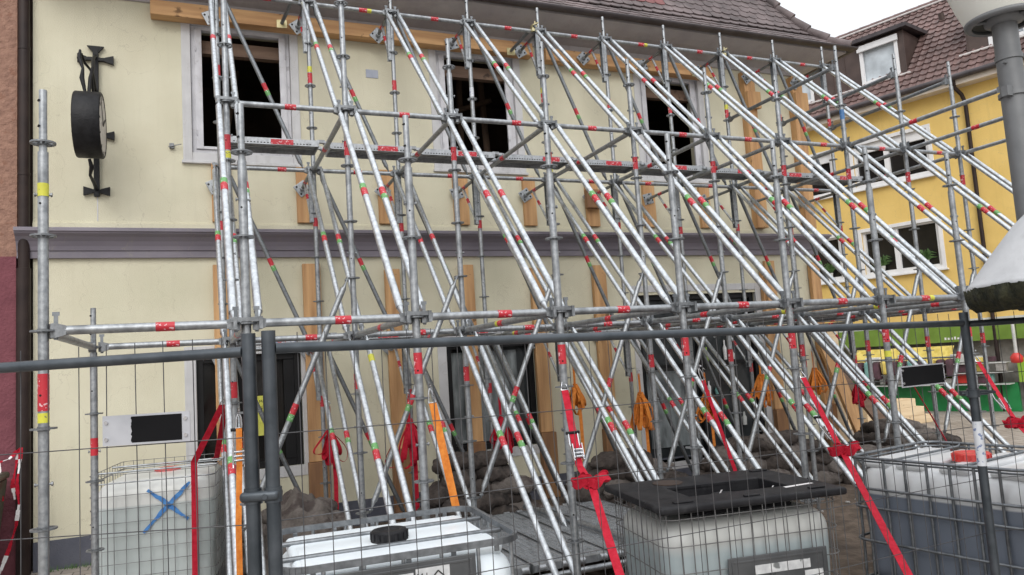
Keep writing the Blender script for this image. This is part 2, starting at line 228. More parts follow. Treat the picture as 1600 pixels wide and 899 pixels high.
# ------------------------------------------------------------------ mesh helpers
class MB:
    def __init__(s, mx=None):
        s.v = []; s.f = []; s.m = []; s.sm = []; s.mx = mx
    def add(s, vs, fs, mi=0, smooth=False):
        o = len(s.v)
        s.v += [tuple(s.mx @ Vector(p)) if s.mx else tuple(p) for p in vs]
        for f in fs: s.f.append(tuple(o+i for i in f)); s.m.append(mi); s.sm.append(smooth)
        return s
    def box(s, x0, x1, y0, y1, z0, z1, mi=0):
        vs = [(x0, y0, z0), (x1, y0, z0), (x1, y1, z0), (x0, y1, z0), (x0, y0, z1), (x1, y0, z1), (x1, y1, z1), (x0, y1, z1)]
        return s.add(vs, [(0, 3, 2, 1), (4, 5, 6, 7), (0, 1, 5, 4), (1, 2, 6, 5), (2, 3, 7, 6), (3, 0, 4, 7)], mi)
    def bbox(s, x0, x1, y0, y1, z0, z1, mi=0, b=.004):   # softly chamfered box
        return s.rbox(((x0+x1)/2, (y0+y1)/2, (z0+z1)/2), (x1-x0, y1-y0, z1-z0), b, mi, seg=1)
    def obox(s, c, ax, ay, az, mi=0):                    # oriented box: half axis vectors
        c = Vector(c); ax = Vector(ax); ay = Vector(ay); az = Vector(az)
        vs = [c+ax*i+ay*j+az*k for k in (-1, 1) for (i, j) in ((-1, -1), (1, -1), (1, 1), (-1, 1))]
        return s.add(vs, [(0, 3, 2, 1), (4, 5, 6, 7), (0, 1, 5, 4), (1, 2, 6, 5), (2, 3, 7, 6), (3, 0, 4, 7)], mi)
    def tube(s, p0, p1, r, n=12, mi=0, r1=None, caps=True):
        p0 = Vector(p0); p1 = Vector(p1); d = (p1-p0).normalized()
        a = d.orthogonal().normalized(); b = d.cross(a); r1 = r if r1 is None else r1
        vs = []
        for p, q in ((p0, r), (p1, r1)):
            for i in range(n):
                t = 2*PI*i/n; vs.append(p+(a*math.cos(t)+b*math.sin(t))*q)
        s.add(vs, [(i, (i+1) % n, n+(i+1) % n, n+i) for i in range(n)], mi, True)
        if caps: s.add(vs, [tuple(range(n-1, -1, -1)), tuple(range(n, 2*n))], mi)
        return s
    def path(s, pts, r, n=8, mi=0, closed=False):
        pts = [Vector(p) for p in pts]; N = len(pts); rings = []; a = None
        for i, p in enumerate(pts):
            q0 = pts[i-1] if (i > 0 or closed) else p; q1 = pts[(i+1) % N] if (i < N-1 or closed) else p
            d = (q1-q0).normalized()
            a = (a - d*a.dot(d)).normalized() if a is not None else d.orthogonal().normalized()
            b = d.cross(a); rr = r[i] if isinstance(r, (list, tuple)) else r
            rings.append([p+(a*math.cos(2*PI*k/n)+b*math.sin(2*PI*k/n))*rr for k in range(n)])
        vs = [v for g in rings for v in g]; fs = []
        for i in range(N if closed else N-1):
            j = (i+1) % N
            for k in range(n): fs.append((i*n+k, i*n+(k+1) % n, j*n+(k+1) % n, j*n+k))
        s.add(vs, fs, mi, True)
        if not closed: s.add(vs, [tuple(range(n-1, -1, -1)), tuple(range((N-1)*n, N*n))], mi)
        return s
    def lathe(s, c, prof, n=32, mi=0, smooth=True, cap=True):
        c = Vector(c); vs = []
        for r, z in prof:
            for i in range(n): vs.append(c+Vector((r*math.cos(2*PI*i/n), r*math.sin(2*PI*i/n), z)))
        fs = []
        for k in range(len(prof)-1):
            for i in range(n): fs.append((k*n+i, k*n+(i+1) % n, (k+1)*n+(i+1) % n, (k+1)*n+i))
        s.add(vs, fs, mi, smooth)
        if cap: s.add(vs, [tuple(range(n-1, -1, -1)), tuple(range((len(prof)-1)*n, len(prof)*n))], mi)
        return s
    def rbox(s, c, size, r, mi=0, seg=3, rot=None, fn=None, extra=0):
        c = Vector(c); h = [x/2 for x in size]; r = min(r, min(h)*.999)
        def ax(hh):
            a = [-hh+r*(1-math.cos(PI/2*k/seg))*0 + r*k/seg for k in range(seg+1)]
            m_ = [(-hh+r)+(2*hh-2*r)*k/(extra+1) for k in range(1, extra+1)]
            return a+m_+[-x for x in reversed(a)]
        A = [ax(x) for x in h]; key = {}; vs = []; fs = []
        def vid(p):
            k = tuple(round(x, 5) for x in p)
            if k not in key:
                q = Vector([max(-h[i]+r, min(h[i]-r, p[i])) for i in range(3)]); d = Vector(p)-q
                if d.length > 1e-9: d = d.normalized()*r
                q = q+d
                if fn: q = fn(q)
                if rot: q = rot @ q
                key[k] = len(vs); vs.append(q+c)
            return key[k]
        for ax0, sg in ((0, -1), (0, 1), (1, -1), (1, 1), (2, -1), (2, 1)):
            u, v_ = [(1, 2), (2, 0), (0, 1)][ax0]
            for i in range(len(A[u])-1):
                for j in range(len(A[v_])-1):
                    q = []
                    for (a, b) in ((i, j), (i+1, j), (i+1, j+1), (i, j+1)):
                        p = [0, 0, 0]; p[ax0] = sg*h[ax0]; p[u] = A[u][a]; p[v_] = A[v_][b]; q.append(vid(p))
                    if sg < 0: q.reverse()
                    if len(set(q)) == 4: fs.append(tuple(q))
                    elif len(set(q)) == 3: fs.append(tuple(dict.fromkeys(q)))
        return s.add(vs, fs, mi, seg > 1)
    def ribbon(s, pts, width, wd, th=.003, mi=0):         # webbing: wd is the width direction (vector or one per point)
        pts = [Vector(p) for p in pts]; vs = []
        for i, p in enumerate(pts):
            d = (pts[min(i+1, len(pts)-1)]-pts[max(i-1, 0)]).normalized()
            wv = Vector(wd[i] if isinstance(wd, list) else wd); wv = (wv-d*wv.dot(d)).normalized(); nn = d.cross(wv)
            for a, b in ((-1, -1), (1, -1), (1, 1), (-1, 1)): vs.append(p+wv*a*width/2+nn*b*th/2)
        fs = []
        for i in range(len(pts)-1):
            for k in range(4): fs.append((4*i+k, 4*i+(k+1) % 4, 4*i+4+(k+1) % 4, 4*i+4+k))
        e = 4*(len(pts)-1); fs += [(3, 2, 1, 0), (e, e+1, e+2, e+3)]
        return s.add(vs, fs, mi, False)
    def extrude(s, poly, f0, f1, mi=0, smooth=False):     # poly 2D, f0/f1 map 2D -> 3D
        n = len(poly); vs = [f0(*p) for p in poly]+[f1(*p) for p in poly]
        return s.add(vs, [(i, (i+1) % n, n+(i+1) % n, n+i) for i in range(n)]+[tuple(range(n-1, -1, -1)), tuple(range(n, 2*n))], mi, smooth)
    def mesh(s, name, mats, off=Vector((0, 0, 0))):
        me = bpy.data.meshes.new(name); me.from_pydata([tuple(Vector(p)-off) for p in s.v], [], s.f)
        for m_ in (mats if isinstance(mats, (list, tuple)) else [mats]): me.materials.append(M[m_] if isinstance(m_, str) else m_)
        me.polygons.foreach_set('material_index', s.m); me.polygons.foreach_set('use_smooth', s.sm); me.update(); return me
    def build(s, name, mats, parent=None, origin=None):
        base = W(parent) if parent else Vector((0, 0, 0))
        og = Vector(origin) if origin is not None else base
        o = bpy.data.objects.new(name, s.mesh(name, mats, og)); COL.objects.link(o)
        o.location = og-base
        if parent: o.parent = parent
        WP[o.name] = og; return o
WP = {}
def W(o): return WP[o.name]
def tag(o, label=None, cat=None, group=None, kind=None):
    if label: o['label'] = label
    if cat: o['category'] = cat
    if group: o['group'] = group
    if kind: o['kind'] = kind
    return o
def thing(name, loc, label, cat, group=None):
    o = bpy.data.objects.new(name, None); COL.objects.link(o); o.location = loc; o.empty_display_size = .1
    WP[o.name] = Vector(loc); return tag(o, label, cat, group)
def inst(mesh, name, parent, pos):          # a part that shares mesh data (mesh local to its own origin)
    o = bpy.data.objects.new(name, mesh); COL.objects.link(o); o.parent = parent; o.location = Vector(pos)-W(parent); WP[o.name] = Vector(pos); return o
def text_mb(body, size, fx, mi=0, mb=None):   # text as flat mesh, fx maps (x, y) to 3D
    cu = bpy.data.curves.new('t', 'FONT'); cu.body = body; cu.size = size; cu.align_x = 'CENTER'
    to = bpy.data.objects.new('t', cu); COL.objects.link(to)
    dg = bpy.context.evaluated_depsgraph_get(); me = bpy.data.meshes.new_from_object(to.evaluated_get(dg))
    mb = mb or MB(); mb.add([fx(v.co.x, v.co.y) for v in me.vertices], [tuple(p.vertices) for p in me.polygons], mi)
    bpy.data.objects.remove(to); bpy.data.curves.remove(cu); bpy.data.meshes.remove(me); return mb

def wall_holes(mb, x0, x1, z0, z1, holes, fy, ry, mi=0, rmi=0):
    """front sheet at y=fy with openings and reveals back to y=ry"""
    xs = sorted({x0, x1, *[h[0] for h in holes], *[h[1] for h in holes]}); zs = sorted({z0, z1, *[h[2] for h in holes], *[h[3] for h in holes]})
    for i in range(len(xs)-1):
        for j in range(len(zs)-1):
            cx, cz = (xs[i]+xs[i+1])/2, (zs[j]+zs[j+1])/2
            if any(h[0] < cx < h[1] and h[2] < cz < h[3] for h in holes): continue
            mb.add([(xs[i], fy, zs[j]), (xs[i+1], fy, zs[j]), (xs[i+1], fy, zs[j+1]), (xs[i], fy, zs[j+1])], [(0, 1, 2, 3)], mi)
    for a, b, c, d in holes:
        mb.add([(a, fy, c), (b, fy, c), (b, fy, d), (a, fy, d), (a, ry, c), (b, ry, c), (b, ry, d), (a, ry, d)], [(0, 4, 5, 1), (1, 5, 6, 2), (2, 6, 7, 3), (3, 7, 4, 0)], rmi)
    return mb
# ------------------------------------------------------------------ ground
g = MB().add([(-150, -150, G), (200, -150, G), (200, 200, G), (-150, 200, G)], [(0, 1, 2, 3)])
tag(g.build('ground', 'paving'), 'grey brown paved street and square', None, None, 'structure')
mb = MB(); nx, ny = 60, 34
def hs_(x, y):
    e = min(x-.9, 10.2-x, y+.25, 4.73-y); k = max(0, min(1, e/.35))
    return G+.004+k*(.025+.05*noise.noise(Vector((x*1.3, y*1.3, 0)))+.03*noise.noise(Vector((x*6, y*6, 3))))
vs = []
for j in range(ny+1):
    for i in range(nx+1):
        x = .9+9.3*i/nx; y = -.25+4.98*j/ny; vs.append((x, y, max(G+.004, hs_(x, y))))
mb.add(vs, [(j*(nx+1)+i, j*(nx+1)+i+1, (j+1)*(nx+1)+i+1, (j+1)*(nx+1)+i) for j in range(ny) for i in range(nx)], 0, True)
tag(mb.build('soil', 'soil'), None, None, None, 'structure')

# ------------------------------------------------------------------ cream building
WY = 4.75; XL, XR = -0.88, 10.05
bld = thing('cream_building', (XL, WY, G), 'cream two storey building with mauve cornice and dark tiled roof, propped by the scaffold', 'building')
uw = [(.71, 1.86, 2.36, 3.94), (3.75, 4.89, 2.38, 3.94), (6.95, 8.03, 2.36, 3.90)]
shopw = [(.70, 1.86, -1.36, -.03), (3.68, 4.93, -1.43, -.03), (6.60, 8.77, -2.0, .53)]
mb = MB(); wall_holes(mb, XL, XR, -1.85, 1.12, shopw, WY, WY+.3)
wall_holes(mb, XL, XR, 1.12, 4.22, uw, WY, WY+.3)
mb.add([(XR, WY, -1.85), (XR, 12, -1.85), (XR, 12, 4.22), (XR, WY, 4.22)], [(0, 1, 2, 3)])
mb.add([(XL, WY, -1.85), (XL, 12, -1.85), (XL, 12, 4.22), (XL, WY, 4.22)], [(3, 2, 1, 0)])
mb.build('wall', 'stucco', bld)
mb = MB(); wall_holes(mb, XL, XR+.015, G, -1.85, [(6.60, 8.77, -2.0, -1.85)], WY-.015, WY+.3)
mb.add([(XR+.015, WY-.015, G), (XR+.015, 12, G), (XR+.015, 12, -1.85), (XR+.015, WY-.015, -1.85)], [(0, 1, 2, 3)])
mb.add([(XL, WY-.015, -1.85), (XL, WY, -1.85), (XR, WY, -1.85), (XR+.015, WY-.015, -1.85)], [(0, 3, 2, 1)])
mb.build('plinth', 'plinth', bld)
def sweep(mb, prof, xl, mi=0, smooth=False, back=12):
    n = len(prof); vs = []
    for o, z in prof: vs.append((xl, WY-o, z))
    for o, z in prof: vs.append((XR+o, WY-o, z))
    for o, z in prof: vs.append((XR+o, back, z))
    fs = [(k*n+i, k*n+i+1, (k+1)*n+i+1, (k+1)*n+i) for k in range(2) for i in range(n-1)]
    mb.add(vs, fs, mi, smooth); mb.add(vs[:n], [tuple(range(n-1, -1, -1))], mi)
mb = MB(); sweep(mb, [(0, 1.11), (.05, 1.11), (.052, 1.185), (.068, 1.19), (.080, 1.235), (.105, 1.285), (.145, 1.33), (.19, 1.36), (.195, 1.375), (.215, 1.38), (.215, 1.41), (.205, 1.42), (0, 1.435)], XL-.14)
mb.build('cornice', 'cornice', bld)
mb = MB(); sweep(mb, [(0, 1.436), (.03, 1.436), (.03, 1.50), (.012, 1.505), (.012, 1.52), (0, 1.525)], XL)
mb.build('ledge', 'stucco', bld)
mb = MB(); mb.box(-.272, -.262, WY-.004, WY, 1.53, 1.8); mb.build('crack', 'frame', bld)
mb = MB(); sweep(mb, [(0, 4.13), (.03, 4.13), (.035, 4.2), (.12, 4.24), (.22, 4.27), (.33, 4.29), (.45, 4.325), (.55, 4.36), (.58, 4.37), (.58, 4.40), (0, 4.42)], XL)
mb.build('soffit', 'soffit', bld)
# gutter: half round round the eave
mb = MB(); pr_ = [(.585+.065*(1-math.cos(t)), 4.43-.06*math.sin(t)) for t in [PI*k/8 for k in range(9)]]
pr_ += [(a-.006*(1 if a > .65 else -1), b+.002) for a, b in reversed(pr_)]
sweep(mb, pr_+[pr_[0]], XL, 0, True); mb.build('gutter', 'gutter', bld)
# roof with flared eave, real lapped tiles
PRO = [(0, 4.43), (.25, 4.64), (.40, 4.80), (.52, 4.98), (.65, 5.20), (.77, 5.40), (.90, 5.65), (2.2, 8.3)]
def arc(s_):
    for (a, b), (c, d) in zip(PRO, PRO[1:]):
        l = math.hypot(c-a, d-b)
        if s_ <= l: k = s_/l; return a+(c-a)*k, b+(d-b)*k, (c-a)/l, (d-b)/l
        s_ -= l
    return c, d, (c-a)/l, (d-b)/l
EX, EY = XR+.62, WY-.62
mb = MB(); vs = []; n = len(PRO)
for t, z in PRO: vs.append((XL, EY+t, z-.01))
for t, z in PRO: vs.append((EX-t, EY+t, z-.01))
for t, z in PRO: vs.append((EX-t, 12, z-.01))
mb.add(vs, [(k*n+i, k*n+i+1, (k+1)*n+i+1, (k+1)*n+i) for k in range(2) for i in range(n-1)])
rt_ = MB(); TW = .18
for row in range(17):
    t, z, dt, dz = arc(.02+.15*row); off = (row % 2)*TW/2; x = XL+off
    while x < EX-t-.02:
        jit = random.uniform(-.004, .004); sl = .014+random.uniform(0, .006)
        xc = x+TW/2; hw = TW/2-.003; lenT = .30
        if xc-hw > EX-t-.05: break
        nz_, ny_ = dt, -dz                                # outward normal (y, z) = (-dz, dt)
        base = []
        for k in range(7):
            a = PI*k/6; base.append((-hw*math.cos(a), .05-.05*math.sin(a)+jit))
        top = [(hw, lenT), (-hw, lenT)]
        poly = base+top; vv = []
        for th in (1, 0):
            for (px, ps) in poly:
                lift = sl+.016*th-(ps/lenT)*.02
                X = min(xc+px, EX-t-ps*dt-.01)
                vv.append((X, EY+t+ps*dt-dz*lift*1.0, z+ps*dz+dt*lift))
        m_ = len(poly); mi = 1 if (6.15 < xc < 7.55 and row in (5, 6, 7)) else 0
        rt_.add(vv, [tuple(range(m_-1, -1, -1))]+[(i, (i+1) % m_, m_+(i+1) % m_, m_+i) for i in range(m_)], mi)
        x += TW
for k in range(15):                                        # side slope in simple courses
    t, z, dt, dz = arc(.02+.17*k)
    rt_.add([(EX-t+dz*.03, EY+t, z+dt*.03), (EX-t+dz*.03, 12, z+dt*.03), (EX-t-.17*dt+dz*.008, 12, z+.17*dz), (EX-t-.17*dt+dz*.008, EY+t+.17*dt, z+.17*dz),
             (EX-t, EY+t, z), (EX-t, 12, z)], [(0, 1, 2, 3), (0, 4, 5, 1)])
rf = mb.build('roof', 'roof_tile', bld)
rt_.build('roof_tiles', ['roof_tile', 'roof_red'], rf)
mb = MB(); s_ = 0.0
while s_ < 2.6:
    t, z, dt, dz = arc(s_); t2, z2, _, _ = arc(s_+.36)
    mb.tube((EX-t+.01, EY+t-.01, z+.045), (EX-t2, EY+t2, z2+.015), .085, 12, 0, .065); s_ += .3
mb.build('hip_tiles', 'roof_tile', rf)
# rooms behind the upper windows, with rafters
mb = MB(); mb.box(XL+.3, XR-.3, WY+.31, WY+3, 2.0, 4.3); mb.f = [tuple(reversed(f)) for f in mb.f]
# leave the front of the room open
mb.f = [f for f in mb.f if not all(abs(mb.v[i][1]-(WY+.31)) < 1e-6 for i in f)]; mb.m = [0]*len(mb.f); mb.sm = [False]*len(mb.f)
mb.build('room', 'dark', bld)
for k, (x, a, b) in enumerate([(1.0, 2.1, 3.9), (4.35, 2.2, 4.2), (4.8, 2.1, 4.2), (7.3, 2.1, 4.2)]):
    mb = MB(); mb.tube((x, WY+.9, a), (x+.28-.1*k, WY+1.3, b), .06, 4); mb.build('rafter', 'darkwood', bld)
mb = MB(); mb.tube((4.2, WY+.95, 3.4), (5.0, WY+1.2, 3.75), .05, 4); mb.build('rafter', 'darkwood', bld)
def ring(mb, x0, x1, z0, z1, w_, y0, y1, mi=0, b=.004):
    for q in ((x0, x0+w_, z0, z1), (x1-w_, x1, z0, z1), (x0+w_+.001, x1-w_-.001, z1-w_, z1), (x0+w_+.001, x1-w_-.001, z0, z0+w_)):
        mb.bbox(q[0], q[1], y0, y1, q[2], q[3], mi, b)
for k, (a, b, c, d) in enumerate(uw):
    mb = MB(); ring(mb, a-.095, b+.095, c-.10, d+.09, .10, WY-.012, WY+.05)
    wn = mb.build('window', 'trim', bld)
    mb = MB(); ring(mb, a+.008, b-.008, c+.008, d-.008, .045, WY+.04, WY+.12)
    mb.bbox(a+.05, a+.13, WY+.02, WY+.055, c+.055, d-.055); mb.bbox(b-.13, b-.05, WY+.02, WY+.055, c+.055, d-.055)
    mb.bbox(a+.13, b-.13, WY+.02, WY+.055, c+.055, c+.09)
    for x in (a+.06, b-.06):
        for z in (c+.25, d-.3): mb.tube((x, WY+.012, z-.03), (x, WY+.012, z+.03), .008, 8)
    fr = mb.build('frame', 'frame', wn)
    mb = MB(); mb.bbox(a-.11, b+.11, WY-.045, WY+.02, c-.135, c-.10); mb.build('sill', 'trim', wn)
    mb = MB(); mb.box(a+.01, b-.01, WY+.14, WY+.24, d-.30, d-.14); mb.build('lintel', 'sleeper', wn)
for k, (a, b, c, d) in enumerate(shopw):
    tw = .12 if k < 2 else .10
    mb = MB(); ring(mb, a-tw, b+tw, max(c-tw, -2.0), d+(.14 if k == 2 else tw), tw, WY-.012, WY+.04)
    wn = mb.build('shop_window', 'trim', bld)
    mb = MB(); ring(mb, a+.003, b-.003, c+.003, d-.003, .075, WY+.05, WY+.14)
    if k == 0:
        mb.bbox(a+.42, a+.50, WY+.06, WY+.13, c+.08, d-.08); mb.bbox(b-.2, b-.078, WY+.06, WY+.13, c+.08, d-.08)
    if k == 2:
        mb.bbox(a+.08, b-.08, WY+.055, WY+.13, .12, .19); mb.bbox(a+1.05, a+1.13, WY+.055, WY+.13, c+.08, .119)
        mb.bbox(a+.08, b-.08, WY+.06, WY+.12, -.55, -.50)
    mb.build('frame', 'blackframe', wn)
    mb = MB(); mb.box(a+.05, b-.05, WY+.15, WY+.16, c+.05, d-.05); mb.build('pane', 'glass' if k == 0 else 'glass2', wn)
    if k:
        mb = MB(); nx, nz = 14, 14; X0, X1, Z0, Z1 = (a+.1, b-.22, c+.1, d-.12) if k == 1 else (a+.15, a+1.0, -1.7, -.6)
        vs = [(X0+(X1-X0)*i/nx, WY+.142-.02*random.random(), Z0+(Z1-Z0)*j/nz) for j in range(nz+1) for i in range(nx+1)]
        mb.add(vs, [(j*(nx+1)+i, j*(nx+1)+i+1, (j+1)*(nx+1)+i+1, (j+1)*(nx+1)+i) for j in range(nz) for i in range(nx)], 0, True)
        mb.build('protective_film', 'film', wn)
    if k == 0:
        mb = MB(); mb.box(1.27, 1.50, WY+.045, WY+.05, -.98, -.52)
        nn = mb.build('note', 'note', wn)
        mb = text_mb('vis', .10, lambda x, y: (1.40+x, WY+.043, -.70+y)); text_mb('1 Mai', .045, lambda x, y: (1.385+x, WY+.043, -.60+y), 0, mb)
        mb.build('lettering', 'ink', nn)
    if k == 2:
        for j in range(9):
            mb = MB()
            x = random.uniform(a+1.2, b-.2); z = random.choice([-.49, -1.0, -1.5]); h = random.uniform(.12, .3)
            mb.lathe((x, WY+.12, z), [(.025, 0), (.03, h*.6), (.012, h*.75), (.012, h)], 10)
            mb.build('bottle', ['paper', 'lime', 'white', 'teal'][j % 4], wn)
mb = MB(); mb.bbox(2.80, 2.96, WY-.008, WY-.001, 3.46, 3.57, 0, .002); mb.build('plaque', 'plaque', bld)
mb = MB(); mb.tube((.50, WY-.06, 2.42), (.50, WY, 2.42), .012, 8); mb.tube((.46, WY-.05, 2.40), (.60, WY-.05, 2.44), .005, 6); mb.bbox(.47, .52, WY-.04, WY-.001, 2.39, 2.45); mb.build('wall_hook', 'cast', bld)

# ------------------------------------------------------------------ clock hanging on the cream wall
ck = thing('clock_sign', (-.27, WY, 1.8), 'round black two sided clock on an ornate iron bracket on the cream wall', 'clock')
mb = MB(); cx, cy, cz = -.265, 4.12, 2.42; R_ = .335; hw = .125
prof = [(-hw, R_*.93), (-hw, R_), (-hw+.012, R_+.008), (hw-.012, R_+.008), (hw, R_), (hw, R_*.93)]; n = 48; vs = []
for xx, r in prof:
    for i in range(n): vs.append((cx+xx, cy+r*math.cos(2*PI*i/n), cz+r*math.sin(2*PI*i/n)))
mb.add(vs, [(k*n+i, k*n+(i+1) % n, (k+1)*n+(i+1) % n, (k+1)*n+i) for k in range(5) for i in range(n)], 0, True)
case = mb.build('case', 'black', ck)
for sx in (-1, 1):
    mb = MB(); vs = [(cx+sx*(hw-.004), cy+R_*.94*math.cos(2*PI*i/n), cz+R_*.94*math.sin(2*PI*i/n)) for i in range(n)]
    mb.add(vs, [tuple(range(n))]); fc = mb.build('dial', 'clockface', ck)
    mb = MB(); xx = cx+sx*(hw+.002)
    for ang, l in ((.6, .2), (2.2, .29)):
        mb.obox((xx, cy+math.cos(ang)*l/2, cz+math.sin(ang)*l/2), (.002, 0, 0), (0, math.cos(ang)*l/2, math.sin(ang)*l/2), (0, -math.sin(ang)*.01, math.cos(ang)*.01))
    for i in range(12):
        a = 2*PI*i/12; mb.obox((xx-sx*.001, cy+math.cos(a)*.30, cz+math.sin(a)*.30), (.002, 0, 0), (0, math.cos(a)*.022, math.sin(a)*.022), (0, -math.sin(a)*.006, math.cos(a)*.006))
    mb.build('dial_marking', 'ink', fc)
mb = MB(); X = -.27
mb.bbox(X-.028, X+.028, WY-.05, WY-.01, 1.80, 3.50, 0, .004)
def flare(mb, p, d, up_, w0=.022, w1=.05, l=.09):
    p = Vector(p); d = Vector(d); up_ = Vector(up_); y = Vector((0, 1, 0))
    vs = [p-up_*w0-y*.015, p+up_*w0-y*.015, p+up_*w0+y*.015, p-up_*w0+y*.015]
    q = p+d*l; vs += [q-up_*w1-y*.018, q+up_*w1-y*.018, q+up_*w1+y*.018, q-up_*w1+y*.018]
    mb.add(vs, [(0, 1, 2, 3), (7, 6, 5, 4), (0, 4, 5, 1), (1, 5, 6, 2), (2, 6, 7, 3), (3, 7, 4, 0)])
for z, wd in ((3.38, .10), (2.50, .10), (1.86, .05)):
    mb.bbox(X-wd, X+wd, WY-.045, WY-.015, z-.02, z+.02, 0, .003)
    flare(mb, (X+wd-.01, WY-.03, z), (1, 0, 0), (0, 0, 1)); flare(mb, (X-wd+.01, WY-.03, z), (-1, 0, 0), (0, 0, 1))
flare(mb, (X, WY-.03, 3.46), (0, 0, 1), (1, 0, 0), .028, .085, .07)
mb.path([(X, WY-.03, 3.42), (X, 4.5, 3.30), (X+.02, 4.3, 3.12), (X+.01, 4.15, 2.94), (X, 4.12, 2.75)], .018, 8)
mb.path([(X, WY-.03, 3.0), (X, 4.45, 3.12), (X-.05, 4.25, 3.14), (X-.07, 4.15, 3.20)], .014, 8)
mb.path([(X-.08, 4.15, 3.24), (X-.085, 4.12, 3.14), (X-.05, 4.10, 3.02), (X-.06, 4.10, 2.92), (X-.03, 4.1, 2.76)], [.012, .024, .014, .024, .014], 8)
mb.path([(X, WY-.03, 2.78), (X, 4.5, 2.86), (X, 4.3, 3.1)], .014, 8)
mb.path([(X, 4.12, 2.06), (X+.02, 4.14, 1.98), (X-.01, 4.25, 1.92), (X, 4.45, 1.90), (X, WY-.03, 1.88)], [.014, .024, .014, .02, .02], 8)
mb.build('iron_bracket', 'black', ck)

# ------------------------------------------------------------------ neighbour on the left
nb = thing('red_building', (-3.0, 4.7, G), 'salmon and maroon rendered building at the left edge of the photo', 'building')
mb = MB(); mb.box(-5, -1.02, 4.72, 9, 1.13, 7); mb.build('upper_wall', 'salmon', nb)
mb = MB(); mb.box(-5, -1.025, 4.70, 9, G, 1.129); mb.build('lower_wall', 'maroon', nb)
mb = MB(); mb.box(-1.019, XL-.001, 4.85, 9, G, 4.3); mb.build('gap_shade', 'dark', nb)  # near-black block paints the shade in the slot between the two buildings
pp = thing('downpipe', (-.95, 4.68, G), 'dark brown downpipe between the salmon and the cream building', 'downpipe')
mb = MB(); mb.tube((-.95, 4.68, 1.0), (-.95, 4.68, 6), .055, 16)
for z in (2.0, 3.4): mb.tube((-.95, 4.68, z), (-.95, 4.68, z+.03), .060, 16)
mb.build('upper_pipe', 'pipebrown', pp)
mb = MB(); mb.tube((-.955, 4.69, G), (-.955, 4.69, .999), .068, 16); mb.build('lower_pipe', 'pipebrown', pp)
bn = thing('wheelie_bin', (-1.42, 4.1, G), 'dark olive rubbish bin cut off by the lower left edge', 'bin')
mb = MB(); mb.add([(-1.62, 3.85, G+.05), (-1.15, 3.85, G+.05), (-1.15, 4.4, G+.05), (-1.62, 4.4, G+.05), (-1.68, 3.78, -1.15), (-1.05, 3.78, -1.15), (-1.05, 4.46, -1.15), (-1.68, 4.46, -1.15)], [(0, 3, 2, 1), (4, 5, 6, 7), (0, 1, 5, 4), (1, 2, 6, 5), (2, 3, 7, 6), (3, 0, 4, 7)])
mb.build('body', 'bin', bn)
mb = MB(); mb.rbox((-1.37, 4.12, -1.11), (.68, .74, .07), .03); mb.build('lid', 'bin', bn)
for y in (3.95, 4.3):
    mb = MB(); mb.tube((-1.66, y, G+.09), (-1.62, y, G+.09), .09, 16); mb.build('wheel', 'blackplastic', bn)

# ------------------------------------------------------------------ yellow building
dr = Vector((-.309, .951, 0)); ou = Vector((-.951, -.309, 0)); P0 = Vector((16.7, 10, 0))
YM = Matrix(((dr.x, ou.x, 0, P0.x), (dr.y, ou.y, 0, P0.y), (0, 0, 1, 0), (0, 0, 0, 1)))
yb = thing('yellow_building', tuple(P0+Vector((0, 0, G))), 'yellow building with brown tiled roof and dormers behind the scaffold', 'building')
ywin = [(-2.13, -.28, 1.32, 2.48), (-2.13, -.28, 3.63, 4.78), (.30, 2.1, 1.32, 2.48), (.30, 2.1, 3.63, 4.78), (-6.3, -4.5, 1.32, 2.48), (-6.3, -4.5, 3.63, 4.78)]
mb = MB(YM); wall_holes(mb, -9, 8, -.05, 5.66, ywin, 0, -.25)
mb.add([(-9, 0, -.05), (-9, -5.5, -.05), (-9, -5.5, 5.66), (-9, 0, 5.66)], [(0, 1, 2, 3)])
mb.build('wall', 'yellow', yb)
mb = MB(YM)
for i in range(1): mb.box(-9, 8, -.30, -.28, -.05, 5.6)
mb.build('rooms', 'dark', yb)
